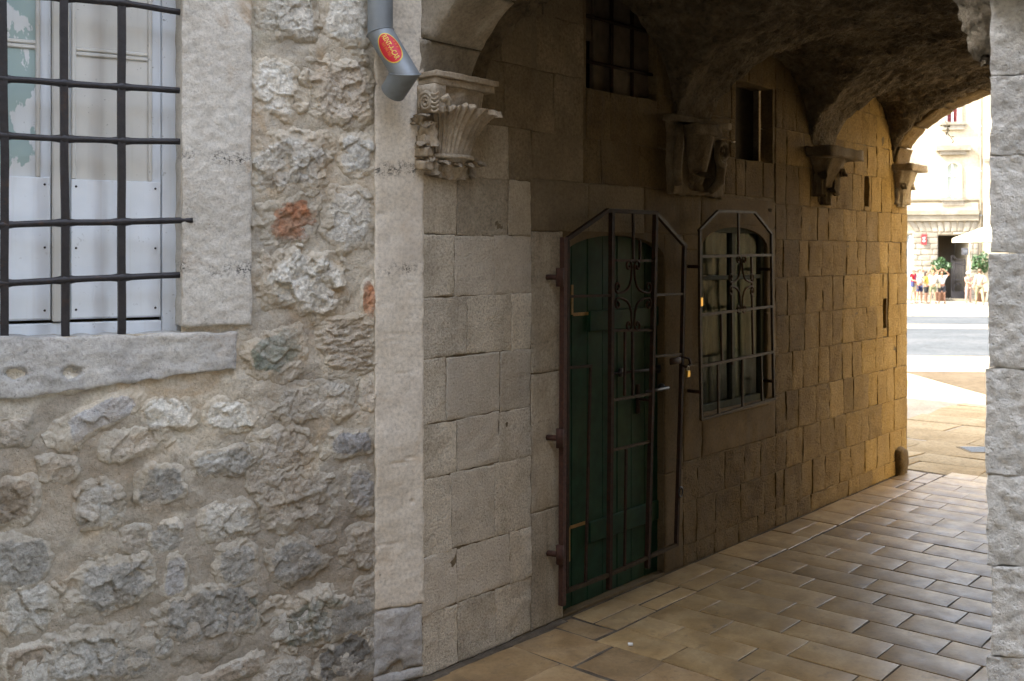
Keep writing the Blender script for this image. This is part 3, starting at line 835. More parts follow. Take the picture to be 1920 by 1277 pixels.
pw.part('mortar_bed', holed_sheet(0.0, LEN, -.03, 3.62, OPENS, .0045, .06, .003, 6), M['bed'])
zn = [0, .29, .56, .93, 1.19, 1.50, 1.79, 2.09, 2.38, 2.65, 2.98, 3.28, 3.60]
zf = [0, .13, .40, .68, .97, 1.26, 1.54, 1.82, 2.10, 2.36, 2.66, 2.92, 3.20, 3.50]
def lay(courses, sa, sb, wmin, wmax, mat, res, er, **k):
    for z0, z1 in zip(courses[:-1], courses[1:]):
        s = sa; first = True
        while s < sb - .02:
            wd = R.uniform(wmin, wmax) * (R.uniform(.5, .9) if first else 1); first = False
            e = s + wd
            if sb - e < wmin * .6: e = sb
            for (a, b, c, d) in rects_minus((s, e, z0, z1), OPENS + PAN, .04):
                top = float((SPR + lunette(np.linspace(a, b, 5))).max()) + .08
                if c > top or (b < .35 and c > 2.95): continue
                big = (b - a) > .09 and (d - c) > .09
                mt = mat
                if mat == 'passage':
                    q_ = (a + b) / 2 + R.uniform(-.22, .22); mt = 'ashlar' if q_ < 4.0 else 'ashlar_amber' if q_ < 4.7 else 'ashlar_lit_warm' if q_ < 5.35 else 'ashlar_lit_gold'  # stones get lighter towards the exit: light falloff painted by material
                pw.part('stone_block', block(a, b, c, d, proud=R.uniform(-.0012, .0025), er=er if big else .008, res=res, **k), M[mt])
            s = e
NEARK = dict(rough=.004, freq=14, wob=.006, tilt=.004, ridge=.0012, gap=.002, depth=.12, skew=.006)
lay(zn[:8], 0.004, .80, .24, .40, 'ashlar_near', .018, .007, **NEARK)  # these courses step darker inward and upward, daylight falloff put into their colour
lay(zn[7:9], 0.004, .80, .24, .40, 'ashlar_half_shaded', .018, .007, **NEARK)
lay(zn[8:10], 0.004, .62, .26, .36, 'ashlar_half_shaded', .03, .006, **NEARK)
lay(zn[8:10], .62, 1.25, .26, .36, 'ashlar_shaded', .03, .006, **NEARK)
lay(zn[9:], 0.004, 1.25, .26, .42, 'ashlar_shaded', .03, .007, **NEARK)
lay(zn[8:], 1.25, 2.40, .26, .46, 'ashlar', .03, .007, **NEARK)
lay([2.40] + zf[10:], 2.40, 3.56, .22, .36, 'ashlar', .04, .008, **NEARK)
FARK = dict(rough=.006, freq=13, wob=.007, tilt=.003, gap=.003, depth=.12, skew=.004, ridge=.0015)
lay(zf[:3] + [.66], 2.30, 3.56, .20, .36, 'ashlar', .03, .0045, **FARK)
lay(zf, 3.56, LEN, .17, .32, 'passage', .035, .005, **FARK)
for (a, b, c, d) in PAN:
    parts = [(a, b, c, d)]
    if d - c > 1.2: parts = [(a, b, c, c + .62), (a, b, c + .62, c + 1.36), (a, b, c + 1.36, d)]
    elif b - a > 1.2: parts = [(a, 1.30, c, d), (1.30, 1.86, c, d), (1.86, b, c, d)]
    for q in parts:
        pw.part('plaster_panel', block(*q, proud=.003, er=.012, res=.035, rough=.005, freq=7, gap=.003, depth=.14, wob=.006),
                M['ashlar_half_shaded' if q[1] < 1.1 else 'ashlar_shaded' if q[1] < 1.9 else 'panel'])  # panels follow the same painted falloff, darker further in
# door and window heads: dressed stone with a flat arch cut out of it
def arch_head(a, b, zs, zt, rise, y0=.001, y1=.13):
    n = 14; c = (a + b) / 2; k = (b - a) / 2
    arc = [(c + k * math.cos(t), zs + rise * math.sin(t)) for t in np.linspace(math.pi, 0, n)]
    return prism([(a, zt)] + arc[:1] + arc[1:] + [(b, zt)], y0, y1)
def flip(vf): return vf[0], [tuple(reversed(f)) for f in vf[1]]
pw.part('door_head', arch_head(1.066, 2.084, 1.97, 2.125, .135), M['panel'], smooth=False)
pw.part('window_head', arch_head(2.526, 3.434, 2.035, 2.20, .145, -.004, .017), M['panel'], smooth=False)
# deep dark openings
def hollow(name, label, r, back, mat='dark', depth=.32):
    a, b, c, d = r
    c = max(c, -.02)
    t = Thing(name, label, 'window' if 'window' in name else 'slit', PF, ((a + b) / 2, .14, c))
    t.part('reveal', (np.array([(a, .0, c), (b, .0, c), (b, .0, d), (a, .0, d), (a, depth, c), (b, depth, c), (b, depth, d), (a, depth, d)]) + np.array([0, .115, 0]),
                      [(0, 1, 5, 4), (1, 2, 6, 5), (2, 3, 7, 6), (3, 0, 4, 7)]), M['joint'], smooth=False)
    t.part('back', (np.array([(a, depth, c), (b, depth, c), (b, depth, d), (a, depth, d)]) + np.array([0, .11, 0]), [(0, 1, 2, 3)]), M[mat], smooth=False)
    return t
t = hollow('barred_window', 'dark high window with iron bars above the green door', DW1, 'dark')
a, b, c, d = DW1
for q0, q1, y_, zlo in ((a + .004, a + .16, .085, c + .30), (a + .162, a + .325, .075, c + .01), (a + .328, a + .50, .055, c + .006), (a + .503, b - .004, .060, c + .012)):
    t.part('board', box(q0, q1, y_, y_ + .03, zlo, d, .003), M['old_board'], smooth=False)
for u in (a + .31, a + .52): t.part('bar', tube([(u, .05, c - .02), (u, .05, d)], .012, 6), M['gate'])
for z in (c + .16, c + .42): t.part('bar', tube([(a - .02, .04, z), (b + .02, .04, z + .01)], .011, 6), M['gate'])
t = hollow('dark_window', 'dark unglazed high window opening between two carved stone corbels', DW2, 'dark', depth=.5)
a, b, c, d = DW2
t.part('bar', tube([(a + .10, .12, c), (a + .10, .12, d)], .010, 6), M['gate'])
t.part('shutter', box(b - .30, b - .003, .16, .19, c + .003, d - .003), M['dark_wood'], smooth=False)
hollow('wall_slit', 'narrow upright slit in the wall beside the last corbel', sl1, 'dark')
hollow('wall_slit', 'lower narrow slit in the stone blocks near the passage end', sl2, 'dark')

# ------------------------------------------------------------------ green plank door
door = Thing('plank_door', 'dark green plank door under a flat stone arch behind the iron gate', 'door', PF, (1.575, .06, 0))
n = 7; e = np.linspace(1.062, 2.088, n + 1)
for k in range(n):
    door.part('plank', box(e[k] + .0015, e[k + 1] - .0015, .050 + R.uniform(-.002, .002), .085, .012, 2.12, .004), M['green'], smooth=False)
for z in (.34, 1.55): door.part('ledge', box(1.36, 2.07, .032, .0495, z, z + .12, .004), M['green'], smooth=False)
def D3(px, py, y=.046):
    s, z = PW(px, py, y); return np.array([s, y, z])
def strap(p, q, r):
    P, Q, W_ = D3(*p), D3(*q), D3(*r)
    hw = .009
    a = box(Q[0] - hw, Q[0] + hw, .0445, .049, min(P[2], Q[2]), max(P[2], Q[2]))
    b = box(Q[0] + hw + .001, W_[0], .0445, .049, Q[2] - hw, Q[2] + hw)
    return door.part('corner_strip', join(a, b), M['strap'], smooth=False)
strap((1073, 534), (1073, 590), (1104, 589)); strap((1067, 1053), (1067, 990), (1097, 981))
hp = D3(1196, 748)
door.part('handle', join(box(hp[0] - .02, hp[0] + .02, .040, .0495, hp[2] - .09, hp[2] + .09, .004), tube([hp + [0, -.012, 0], hp + [0, -.05, 0], hp + [.05, -.055, -.01], hp + [.10, -.05, -.015]], .009, 8)), M['gate'])
b0, b1 = D3(1150, 700), D3(1243, 690)
door.part('bolt', join(tube([b0 + [0, -.012, 0], b1 + [0, -.012, 0]], .008, 8), box(b0[0] + .05, b0[0] + .08, .028, .0495, b0[2] - .025, b0[2] + .025, .003), box(b1[0] - .08, b1[0] - .05, .028, .0495, b1[2] - .025, b1[2] + .025, .003)), M['iron'])
door.part('threshold', box(1.06, 2.09, .0, .12, -.01, .011, .003), M['panel'], smooth=False)

# ------------------------------------------------------------------ iron gate in front of the door
GY = -.075
def G3(px, py, y=GY):
    s, z = PW(px, py, y); return np.array([s, y, z])
gate = Thing('iron_gate', 'tall brown iron gate with slanted top corners and scrollwork before the green door', 'gate', PF, tuple(G3(1165, 1100)))
def bar(t, pts, r, mat='gate', name='bar', n=4, **k):
    return t.part(name, tube([G3(*p) if len(p) == 2 else p for p in pts], r, n), M[mat], smooth=(n > 4), **k)
bar(gate, [(1057, 445), (1054, 1135)], .021, 'gate_rust', 'hinge_stile')
bar(gate, [(1064, 452), (1062, 1108)], .014, name='stile')
bar(gate, [(1058, 452), (1140, 394)], .016, name='top_rail')
bar(gate, [(1138, 395), (1232, 399)], .016, name='top_rail')
bar(gate, [(1230, 400), (1286, 463)], .016, 'grille', name='top_rail')
bar(gate, [(1147, 398), (1145, 800), (1142, 1105)], .0185, name='stile')
bar(gate, [(1229, 402), (1222, 740), (1214, 1065)], .0185, name='stile')
bar(gate, [(1283, 460), (1277, 740), (1268, 1022)], .0165, name='stile')
for p in [[(1187, 397), (1188, 492)], [(1186, 618), (1187, 742)], [(1174, 842), (1171, 1070)], [(1107, 688), (1098, 1092)], [(1200, 450), (1200, 488)], [(1172, 622), (1171, 742)]]:
    bar(gate, p, .0095)
for p, m_ in [([(1064, 556), (1147, 554)], 'gate'), ([(1147, 488), (1228, 489)], 'gate'), ([(1147, 620), (1225, 619)], 'gate'), ([(1062, 690), (1109, 686)], 'gate'),
              ([(1147, 751), (1221, 738)], 'grille'), ([(1145, 845), (1218, 828)], 'grille'), ([(1060, 1109), (1143, 1077), (1215, 1045), (1270, 1020)], 'grille'),
              ([(1228, 553), (1282, 551)], 'grille'), ([(1226, 668), (1280, 664)], 'grille')]:
    bar(gate, p, .0105 if len(p) < 3 else .014, m_)
def scroll_curves():
    def curl(cx, cy, r, a_end, turn):
        out = []
        for t in np.linspace(0, 1, 15):
            a = a_end + turn * (1 - t) * 2 * math.pi * 1.05
            out.append((cx + r * (.25 + .75 * t) * math.cos(a), cy + r * (.25 + .75 * t) * math.sin(a)))
        return out
    base = curl(.24, .84, .17, math.pi, -1) + [(.075, .70), (.10, .48), (.20, .27), (.34, .16), (.55, .10), (.72, .075)]
    end = [(y, x) for x, y in curl(.24, .84, .17, math.pi, -1)][::-1]
    base = base + end
    return [[(sx * x, sy * y) for x, y in base] for sx in (1, -1) for sy in (1, -1)]
def scrollwork(t, c, rx, ry, y, mat, r=.0065):
    for cv in scroll_curves():
        P = [G3(c[0] + x * rx, c[1] - z * ry, y) for x, z in cv]
        t.part('scroll', tube(P, r, 6), M[mat])
scrollwork(gate, (1187, 554), 34, 66, GY - .004, 'gate', .0075)
for py in (520, 822, 1040):
    h = G3(1050, py)
    gate.part('hinge', join(lathe([(0, -.05), (.022, -.05), (.022, .05), (0, .05)], 10, tuple(h)), tube([h, h + [-.02, .075, .0]], .016, 6)), M['gate_rust'])
lk = G3(1262, 676)
gate.part('latch', join(box(lk[0] - .07, lk[0] + .05, GY - .03, GY - .016, lk[2] - .02, lk[2] + .02, .004),
                        tube([G3(1272, 668) + [0, -.02, 0], G3(1284, 672) + [0, -.03, 0], G3(1287, 682) + [0, -.03, 0], G3(1280, 688) + [0, -.03, 0], G3(1272, 684) + [0, -.02, 0]], .007, 6)), M['gate'])
kb = G3(1253, 727)
gate.part('knob', join(lathe([(0, -.07), (.018, -.066), (.026, -.052), (.020, -.036), (.009, -.03), (.009, 0)], 12, (kb[0], kb[1], kb[2]), 1)), M['iron'])
gate.part('lock_bar', tube([G3(1212, 735), kb], .010, 6), M['iron'])
rg2 = G3(1273, 922)
gate.part('ring', tube([rg2 + np.array([.022 * math.cos(t_), -.012, .03 * math.sin(t_)]) for t_ in np.linspace(0, 2 * math.pi, 13)[:-1]], .006, 6, closed=True), M['iron'])
pl = G3(1281, 700) + np.array([0, -.035, 0])
pad = Thing('padlock', 'small brass padlock hanging from the latch of the iron gate', 'padlock', PF, tuple(pl))
pad.part('body', box(pl[0] - .018, pl[0] + .018, pl[1] - .008, pl[1] + .008, pl[2] - .022, pl[2] + .022, .004), M['brass'], smooth=False)
pad.part('shackle', tube([pl + np.array([.013 * math.cos(t_), 0, .022 + .026 * math.sin(t_)]) for t_ in np.linspace(0, math.pi, 9)], .0038, 6), M['wire'])

# ------------------------------------------------------------------ arched window beside the door, with its own grille
w2 = Thing('arched_window', 'arched window with grey green curtains beside the green door', 'window', PF, (2.98, .10, .95))
a, b, c, d = WIN
w2.part('frame', join(box(a - .01, a + .05, .022, .062, c - .01, 2.19, .004), box(b - .05, b + .01, .022, .062, c - .01, 2.19, .004), box(a + .051, b - .051, .024, .060, c - .01, c + .045, .004),
                      box(a + .051, b - .051, .024, .060, 2.14, 2.19, .004)), M['greyglass_frame'], smooth=False)
w2.part('mullion', box((a + b) / 2 - .022, (a + b) / 2 + .022, .018, .062, c + .046, 2.139, .004), M['greyglass_frame'], smooth=False)
w2.part('transom', box(a + .052, b - .052, .021, .059, 1.82, 1.85, .004), M['greyglass_frame'], smooth=False)
for q0, q1 in ((a + .051, (a + b) / 2 - .023), ((a + b) / 2 + .023, b - .051)):
    w2.part('pane', box(q0, q1, .040, .044, c + .046, 1.819), M['glass'], smooth=False)
    w2.part('pane', box(q0, q1, .040, .044, 1.851, 2.139), M['glass'], smooth=False)
us = np.linspace(a - .1, b + .12, 90); zz = np.linspace(c, 2.19, 6)
U, Z = np.meshgrid(us, zz, indexing='ij')
Y = .088 + .012 * np.sin(U * 62 + 1.2 * np.sin(U * 9)) + .008 * perlin(v3(U * 5, Z * 1.5, 2))
w2.part('curtain', (v3(U, Y, Z).reshape(-1, 3), quads(90, 6)), M['curtain'])
w2.part('back', (np.array([(a - .1, .14, c - .1), (b + .1, .14, c - .1), (b + .1, .14, 2.3), (a - .1, .14, 2.3)]), [(0, 1, 2, 3)]), M['dark'], smooth=False)
w2.part('sill', box(a - .02, b + .02, -.012, .10, c - .045, c - .011, .006), M['panel'], smooth=False)
g2y = -.09
def GW(px, py): return G3(px, py, g2y)
wg = Thing('arched_window_grille', 'brown iron grille with slanted shoulders and scrollwork over the arched window', 'grille', PF, tuple(GW(1380, 770)))
def gbar(pts, r, mat='grille', name='bar', n=4): return wg.part(name, tube([GW(*p) for p in pts], r, n), M[mat], smooth=False)
gbar([(1312, 430), (1312, 600), (1315, 788)], .0125, name='stile')
gbar([(1446, 437), (1448, 600), (1451, 750)], .0125, name='stile')
gbar([(1310, 433), (1346, 396)], .0125, name='shoulder')
gbar([(1345, 396), (1415, 398)], .0125, name='top_rail')
gbar([(1414, 397), (1448, 440)], .0125, name='shoulder')
for p in [[(1311, 481), (1447, 478)], [(1313, 591), (1449, 574)], [(1314, 687), (1452, 659)], [(1315, 787), (1453, 747)]]: gbar(p, .012, name='cross_bar')
for p in [[(1384, 397), (1385, 482)], [(1371, 481), (1373, 684)], [(1409, 480), (1412, 664)], [(1352, 588), (1354, 682)], [(1346, 682), (1347, 777)], [(1392, 672), (1392, 765)], [(1427, 664), (1429, 756)]]:
    gbar(p, .0095)
scrollwork(wg, (1390, 533), 23, 54, g2y - .004, 'grille', .007)
for p in ((1312, 500), (1313, 735), (1447, 505), (1450, 715)):
    q = GW(*p); wg.part('wall_bracket', tube([q, q + np.array([0, .095, 0])], .012, 6), M['gate'])
q = GW(1313, 566); wg.part('hinge_plate', box(q[0] - .014, q[0] + .014, q[1] - .014, q[1] + .008, q[2] - .028, q[2] + .028, .003), M['brass'], smooth=False)

# ------------------------------------------------------------------ vault
ns, nt_ = 300, 130
S, Tt = np.meshgrid(np.linspace(.30, LEN - .28, ns), np.linspace(-.02, WID + .02, nt_), indexing='ij')
h1 = barrel(Tt); h2 = lunette(S)
k_ = .13
Hh = np.clip(.5 + .5 * (h1 - h2) / k_, 0, 1); HH = h2 * (1 - Hh) + h1 * Hh + k_ * Hh * (1 - Hh)
pn = v3(S, Tt, HH)
HH = HH + .026 * fbm(pn * 2.6, 4) + .022 * ridged(pn * np.array([6, 9, 9]), 4)
vault = Thing('groin_vault', 'dark sooty rubble groin vault covering the passage', 'vault', PF, (LEN / 2, -A_, SPR))
q = quads(ns, nt_)
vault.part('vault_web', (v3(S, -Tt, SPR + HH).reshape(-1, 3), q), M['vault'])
vault.part('fill', box(.05, LEN - .05, -WID - .05, .05, SPR + .95, SPR + 1.05), M['joint'], smooth=False)

# arches at both ends, stone by stone
def arch_thing(name, label, sA, sB, aw, bh, th, nst, seedk, mat='arch', off=0.0):
    t = Thing(name, label, 'arch', PF, ((sA + sB) / 2, -A_, SPR))
    ed_ = np.linspace(0, math.pi, nst + 1); ed_[1:-1] += R.uniform(-.035, .035, nst - 1)
    for k in range(nst):
        P, F = subbox(4, 10, 8)
        th_ = ed_[k] + .004 + (ed_[k + 1] - ed_[k] - .008) * P[:, 1]
        dr = R.uniform(-.012, .012)
        rr = P[:, 0] * (th + R.uniform(-.03, .05)) + dr
        s = sA + (sB - sA) * P[:, 2] + (P[:, 2] - .5) * R.uniform(-.03, .03)
        tt = A_ - np.cos(th_) * (aw + rr); z = SPR + np.sin(th_) * (bh + rr)
        p = v3(s, tt, z)
        edge = np.minimum(np.minimum(P[:, 1], 1 - P[:, 1]) * 4, np.minimum(P[:, 2], 1 - P[:, 2]) * 4); edge = np.clip(edge, 0, 1)
        dn = .012 * fbm(p * 9, 4) + .012 * (1 - edge) * (P[:, 0] < .5)
        tt = tt - np.cos(th_) * dn; z = z + np.sin(th_) * dn; s = s + .010 * fbm(p * 9 + 31, 3)
        t.part('voussoir', (v3(s, -tt, z), F), M[mat])
    return t
near = arch_thing('entry_arch', 'worn stone arch at the mouth of the passage above the first capital', -.012, .34, A_ - .01, .64, .30, 9, 1)
n = 26; th_ = np.linspace(0, math.pi, n)
arc = [(A_ - math.cos(x) * (A_ + .22), SPR + math.sin(x) * .86) for x in th_]
poly = arc + [(WID + .22, 4.35), (-.22, 4.35)]
V = np.array([(0.012, -t_, z) for t_, z in poly]); V2 = V + np.array([.25, 0, 0]); m_ = len(poly)
near.part('spandrel', (np.concatenate([V, V2]), [tuple(range(m_)), tuple(range(2 * m_ - 1, m_ - 1, -1))]), M['mortar'], smooth=False)
far = arch_thing('far_arch', 'flat stone arch opening to the sunny square at the far end of the passage', LEN - .32, LEN + .03, A_ - .005, .65, .26, 11, 2, 'ashlar_amber')
V = np.array([(LEN - .03, -t_, z) for t_, z in poly]); V2 = V + np.array([.03, 0, 0])
far.part('spandrel', (np.concatenate([V, V2]), [tuple(range(m_)), tuple(range(2 * m_ - 1, m_ - 1, -1))]), M['mortar'], smooth=False)

# ------------------------------------------------------------------ carved capitals and corbels
def bell(s0, s1, z0, z1, d0, d1, w0, w1, flutes=16, nv=16, nph=44, amp=.05, sd=0, power=1.7):
    sc_ = (s0 + s1) / 2
    v = np.linspace(0, 1, nv)[:, None]; ph = np.linspace(0, math.pi, nph)[None, :]
    wv = w0 + (w1 - w0) * v ** power; dv = d0 + (d1 - d0) * v ** power
    fl = 1 + amp * np.cos(ph * flutes) * (1 - .4 * v)
    X = sc_ + wv * np.sign(np.cos(ph)) * np.abs(np.cos(ph)) ** .75 * fl
    Y = -dv * np.abs(np.sin(ph)) ** .75 * fl + .02
    Z = z0 + (z1 - z0) * v + 0 * ph
    p = v3(X, Y, Z + sd); k = .006 * fbm(p * 22, 3)
    return v3(X + k, Y + k, Z).reshape(-1, 3), quads(nv, nph)[:, ::-1]
def leaf(base, out, up, h, curl, wd, lobes=True):
    """acanthus leaf: rises from base along up, bends outward and curls over"""
    base, out, up = (np.asarray(x, float) for x in (base, out, up))
    side = np.cross(up, out); side /= np.linalg.norm(side)
    nv, nu = 12, 9; V = []
    for i in range(nv):
        t = i / (nv - 1)
        c = base + up * h * math.sin(min(t, .86) * math.pi / 2 * 1.12) * (1 if t < .8 else 1 - (t - .8) * 1.6) + out * curl * t ** 2.6
        wv = wd * (1 - .55 * t ** 2) * (1 + (.16 * math.sin(t * 22) if lobes else 0))
        if i == nv - 1: wv *= .35
        for j in range(nu):
            u = (j / (nu - 1) - .5) * 2
            V.append(c + side * u * wv - out * .16 * wd * (u * u) * 2.0 + out * .012 * math.cos(u * 9))
    V = np.array(V); q = quads(nv, nu)
    nrm = out * .018
    b = V - nrm
    n0 = len(V)
    idx = np.arange(n0).reshape(nv, nu)
    loop = np.concatenate([idx[:-1, 0], idx[-1, :-1], idx[:0:-1, -1], idx[0, :0:-1]])
    l2 = np.roll(loop, -1)
    side_ = np.stack([loop, loop + n0, l2 + n0, l2], 1)
    return np.concatenate([V, b]), np.concatenate([q[:, ::-1], q + n0, side_])
def spiral(c, ax1, ax2, r, turns=2.4, th=.006, k0=.12):
    c, ax1, ax2 = (np.asarray(x, float) for x in (c, ax1, ax2))
    ts = np.linspace(0, 1, 40)
    P = [c + r * (k0 + (1 - k0) * t) * (ax1 * math.cos(t * turns * 2 * math.pi) + ax2 * math.sin(t * turns * 2 * math.pi)) for t in ts]
    return tube(P, [th * (.7 + .5 * t) for t in ts], 6)
def rough_box(s0, s1, y0, y1, z0, z1, amp=.006, n=(10, 6, 5), er=.0):
    P, F = subbox(*n)
    X = s0 + (s1 - s0) * P[:, 0]; Y = y0 + (y1 - y0) * P[:, 1]; Z = z0 + (z1 - z0) * P[:, 2]
    p = v3(X, Y, Z)
    return p + np.stack([amp * fbm(p * 18 + k * 17, 3) for k in range(3)], 1), F
OUT = np.array([0, -1, 0.]); UP = np.array([0, 0, 1.]); FR = np.array([-1, 0, 0.]); BACK = np.array([1., 0, 0])

cap = Thing('carved_capital', 'pale carved leaf capital with a spiral volute under the entry arch', 'capital', PF, (.2, -.05, 2.38))
cap.part('abacus', join(rough_box(-.026, .40, -.132, .02, 2.820, 2.845, .005), rough_box(-.016, .385, -.116, .02, 2.785, 2.819, .004)), M['carved'])
cap.part('drum', bell(.0, .40, 2.62, 2.79, .10, .12, .175, .190, 11, amp=.03), M['carved'])
def flare(s0, s1, z0, z1, d0, d1, w0, w1, sd=0, nv=26, nph=120, fl=17):
    """ribbed leaf crown: narrow foot, flaring rim that curls over in scalloped tips"""
    v = np.linspace(0, 1, nv)[:, None]; ph = np.linspace(0, math.pi, nph)[None, :]
    vv = np.clip(v / .86, 0, 1); g_ = .35 * vv + .65 * vv ** 2.6
    tip = .5 + .5 * np.cos(ph * 5 + .4)
    rim = np.clip((v - .62) / .38, 0, 1)
    wv = w0 + (w1 - w0) * g_; dv = d0 + (d1 - d0) * g_
    k = 1 + .075 * np.cos(ph * fl * 2) * (.4 + .8 * v) + .16 * rim * tip
    curl_ = np.clip((v - .86) / .14, 0, 1)
    k = k * (1 - .10 * curl_ * (1 - tip))
    cs = s0 + (s1 - s0) * v
    X = cs + wv * np.sign(np.cos(ph)) * np.abs(np.cos(ph)) ** .8 * k
    Y = -dv * np.abs(np.sin(ph)) ** .8 * k + .01
    Z = z0 + (z1 - z0) * np.minimum(v / .86, 1) - .035 * curl_ * tip + .02 * curl_ * (1 - tip) + 0 * ph
    p = v3(X, Y, Z + sd); n_ = .005 * fbm(p * 30, 3)
    return v3(X + n_, Y + n_, Z).reshape(-1, 3), quads(nv, nph)[:, ::-1]
cap.part('bell', flare(.185, .215, 2.462, 2.69, .075, .185, .120, .215), M['carved'])
cap.part('basket', bell(.02, .36, 2.355, 2.468, .035, .088, .05, .140, 9, nv=10, amp=.10, sd=5, power=.8), M['carved'])
cap.part('ring', tube([(.185 + .14 * math.cos(x), .012 - .098 * math.sin(x), 2.462) for x in np.linspace(0, math.pi, 17)], .012, 6), M['carved'])
cap.part('volute', join(spiral((-.030, -.062, 2.705), (0, -1, 0), (0, 0, 1), .048, 2.6, .0085), rough_box(-.026, .05, -.115, .0, 2.655, 2.784, .003)), M['carved'])
cap.part('volute', join(*[tube([(-.034, -.128 + .022 * math.cos(x), z + .012 * math.sin(x)) for x in np.linspace(math.pi, 2 * math.pi, 7)], .0058, 6) for z in (2.742, 2.722, 2.702, 2.682, 2.664)],
                       tube([(-.03, -.165 - .0, 2.70), (-.01, -.178, 2.715), (.012, -.17, 2.70), (.01, -.165, 2.685)], .016, 6)), M['carved'])
cap.part('leaf', leaf((-.02, -.03, 2.60), OUT * .6 + FR * .3, UP, .05, .10, .05), M['carved'])
cap.part('leaf', leaf((-.01, -.05, 2.50), OUT * .35 + FR * .6, UP, .12, .06, .05), M['carved'])
for (s_, z_, o_, wd_) in [(.03, 2.37, OUT * .7 + FR * .5, .05), (.10, 2.36, OUT, .055), (.18, 2.355, OUT, .05), (.26, 2.36, OUT, .055), (.34, 2.37, OUT * .7 + BACK * .5, .05), (-.015, 2.44, OUT * .5 + FR * .7, .045)]:
    cap.part('leaf', leaf((s_, -.025, z_), o_, UP, .085, .062, wd_), M['carved'])
for z_ in (2.41, 2.47, 2.53):
    cap.part('leaf_bud', rough_box(-.035, .02, -.06, .0, z_ - .02, z_ + .022, .010, (5, 5, 5)), M['carved'])

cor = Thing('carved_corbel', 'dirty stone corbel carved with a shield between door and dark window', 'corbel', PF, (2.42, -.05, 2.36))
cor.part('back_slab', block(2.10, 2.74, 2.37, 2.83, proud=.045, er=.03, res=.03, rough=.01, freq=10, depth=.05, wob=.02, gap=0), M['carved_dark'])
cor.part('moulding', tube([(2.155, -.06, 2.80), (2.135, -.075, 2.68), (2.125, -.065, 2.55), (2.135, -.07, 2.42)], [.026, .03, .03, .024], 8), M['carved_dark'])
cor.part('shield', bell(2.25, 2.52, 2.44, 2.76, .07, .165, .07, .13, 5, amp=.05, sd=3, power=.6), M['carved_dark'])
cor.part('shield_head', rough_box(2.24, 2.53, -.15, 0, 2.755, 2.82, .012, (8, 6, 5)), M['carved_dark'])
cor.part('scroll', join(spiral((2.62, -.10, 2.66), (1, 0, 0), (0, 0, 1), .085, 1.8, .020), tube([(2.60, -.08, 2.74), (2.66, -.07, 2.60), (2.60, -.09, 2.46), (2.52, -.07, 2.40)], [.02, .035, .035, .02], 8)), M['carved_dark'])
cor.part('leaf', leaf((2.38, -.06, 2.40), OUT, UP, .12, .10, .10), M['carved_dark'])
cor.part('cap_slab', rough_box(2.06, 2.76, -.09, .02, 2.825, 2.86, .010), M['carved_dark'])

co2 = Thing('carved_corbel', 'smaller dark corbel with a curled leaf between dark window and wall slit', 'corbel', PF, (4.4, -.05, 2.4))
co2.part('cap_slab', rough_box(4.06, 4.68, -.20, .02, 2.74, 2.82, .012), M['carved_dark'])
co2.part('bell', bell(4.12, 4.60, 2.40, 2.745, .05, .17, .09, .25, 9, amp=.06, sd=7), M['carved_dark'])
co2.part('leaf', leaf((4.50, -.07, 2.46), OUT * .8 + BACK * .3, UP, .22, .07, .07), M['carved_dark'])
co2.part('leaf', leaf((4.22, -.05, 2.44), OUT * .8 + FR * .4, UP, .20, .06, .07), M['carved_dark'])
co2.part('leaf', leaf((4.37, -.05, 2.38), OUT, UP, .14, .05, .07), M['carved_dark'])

co3 = Thing('carved_capital', 'block capital lit from the square under the far arch', 'capital', PF, (5.95, -.05, 2.42))
co3.part('abacus', rough_box(5.80, 6.20, -.17, .02, 2.735, 2.80, .008), M['carved'])
co3.part('bell', bell(5.82, 6.16, 2.42, 2.74, .05, .15, .10, .175, 7, amp=.05, sd=9, power=1.1), M['carved'])
co3.part('leaf', leaf((5.90, -.05, 2.44), OUT * .8 + FR * .3, UP, .20, .05, .07), M['carved'])
co3.part('leaf', leaf((6.08, -.05, 2.44), OUT * .8 + BACK * .3, UP, .20, .05, .07), M['carved'])

# ------------------------------------------------------------------ pier on the right and the hidden wall behind it
def piermap(u, v, h): return v3(u + .72 * np.maximum(0, -h - .03), -h, v)
pier = Thing('stone_pier', 'pale grey bush hammered stone pier at the right edge of the passage mouth', 'pier', RF)
zp_ = [0, .25, .50, .76, 1.038, 1.317, 1.646, 2.0, 2.30, 2.545, 2.85, 3.2, 3.55]
for i, (z0, z1) in enumerate(zip(zp_[:-1], zp_[1:])):
    x = 0.0; first = True
    while x < 2.6:
        e = x + (R.uniform(.34, .62) if first else R.uniform(.5, .8)); x0 = x
        fine = first
        pier.part('stone_block', block(x0 + (R.uniform(-.006, .010) if first else 0), e, z0, z1, proud=R.uniform(-.004, .006), er=.006 if fine else .02, res=.010 if fine else .08,
                                       rough=.005, freq=30, wob=.007, gap=.002, depth=.5 if first else .1, ridge=.0035 if fine else .002, fmap=piermap), M['pier'])
        x = e; first = False
pier.part('core', box(.55, 2.6, .012, .48, 0, 4.3), M['mortar'], smooth=False)
_sp = Vector(((1832 - 960) / 1920, 1, 0))
M['stump'] = stone_mat('eroded_grey_stone', (.15, .13, .10), (.25, .22, .175), (.38, .345, .285), 9, 45, .7, (.05, .042, .032), 1.0, .015, 0, contrast=(.5, 1.4))
bc = Thing('broken_capital', 'broken rough capital stump at the top right beside the pier', 'capital', PF, (.30, -WID + .05, 2.6))
zb_ = 2.62
bc.part('stump', bell(.06, .66, zb_ + .03, 3.05, .13, .235, .14, .28, 5, amp=.12, sd=21, power=.7, nv=40, nph=90), M['stump'])
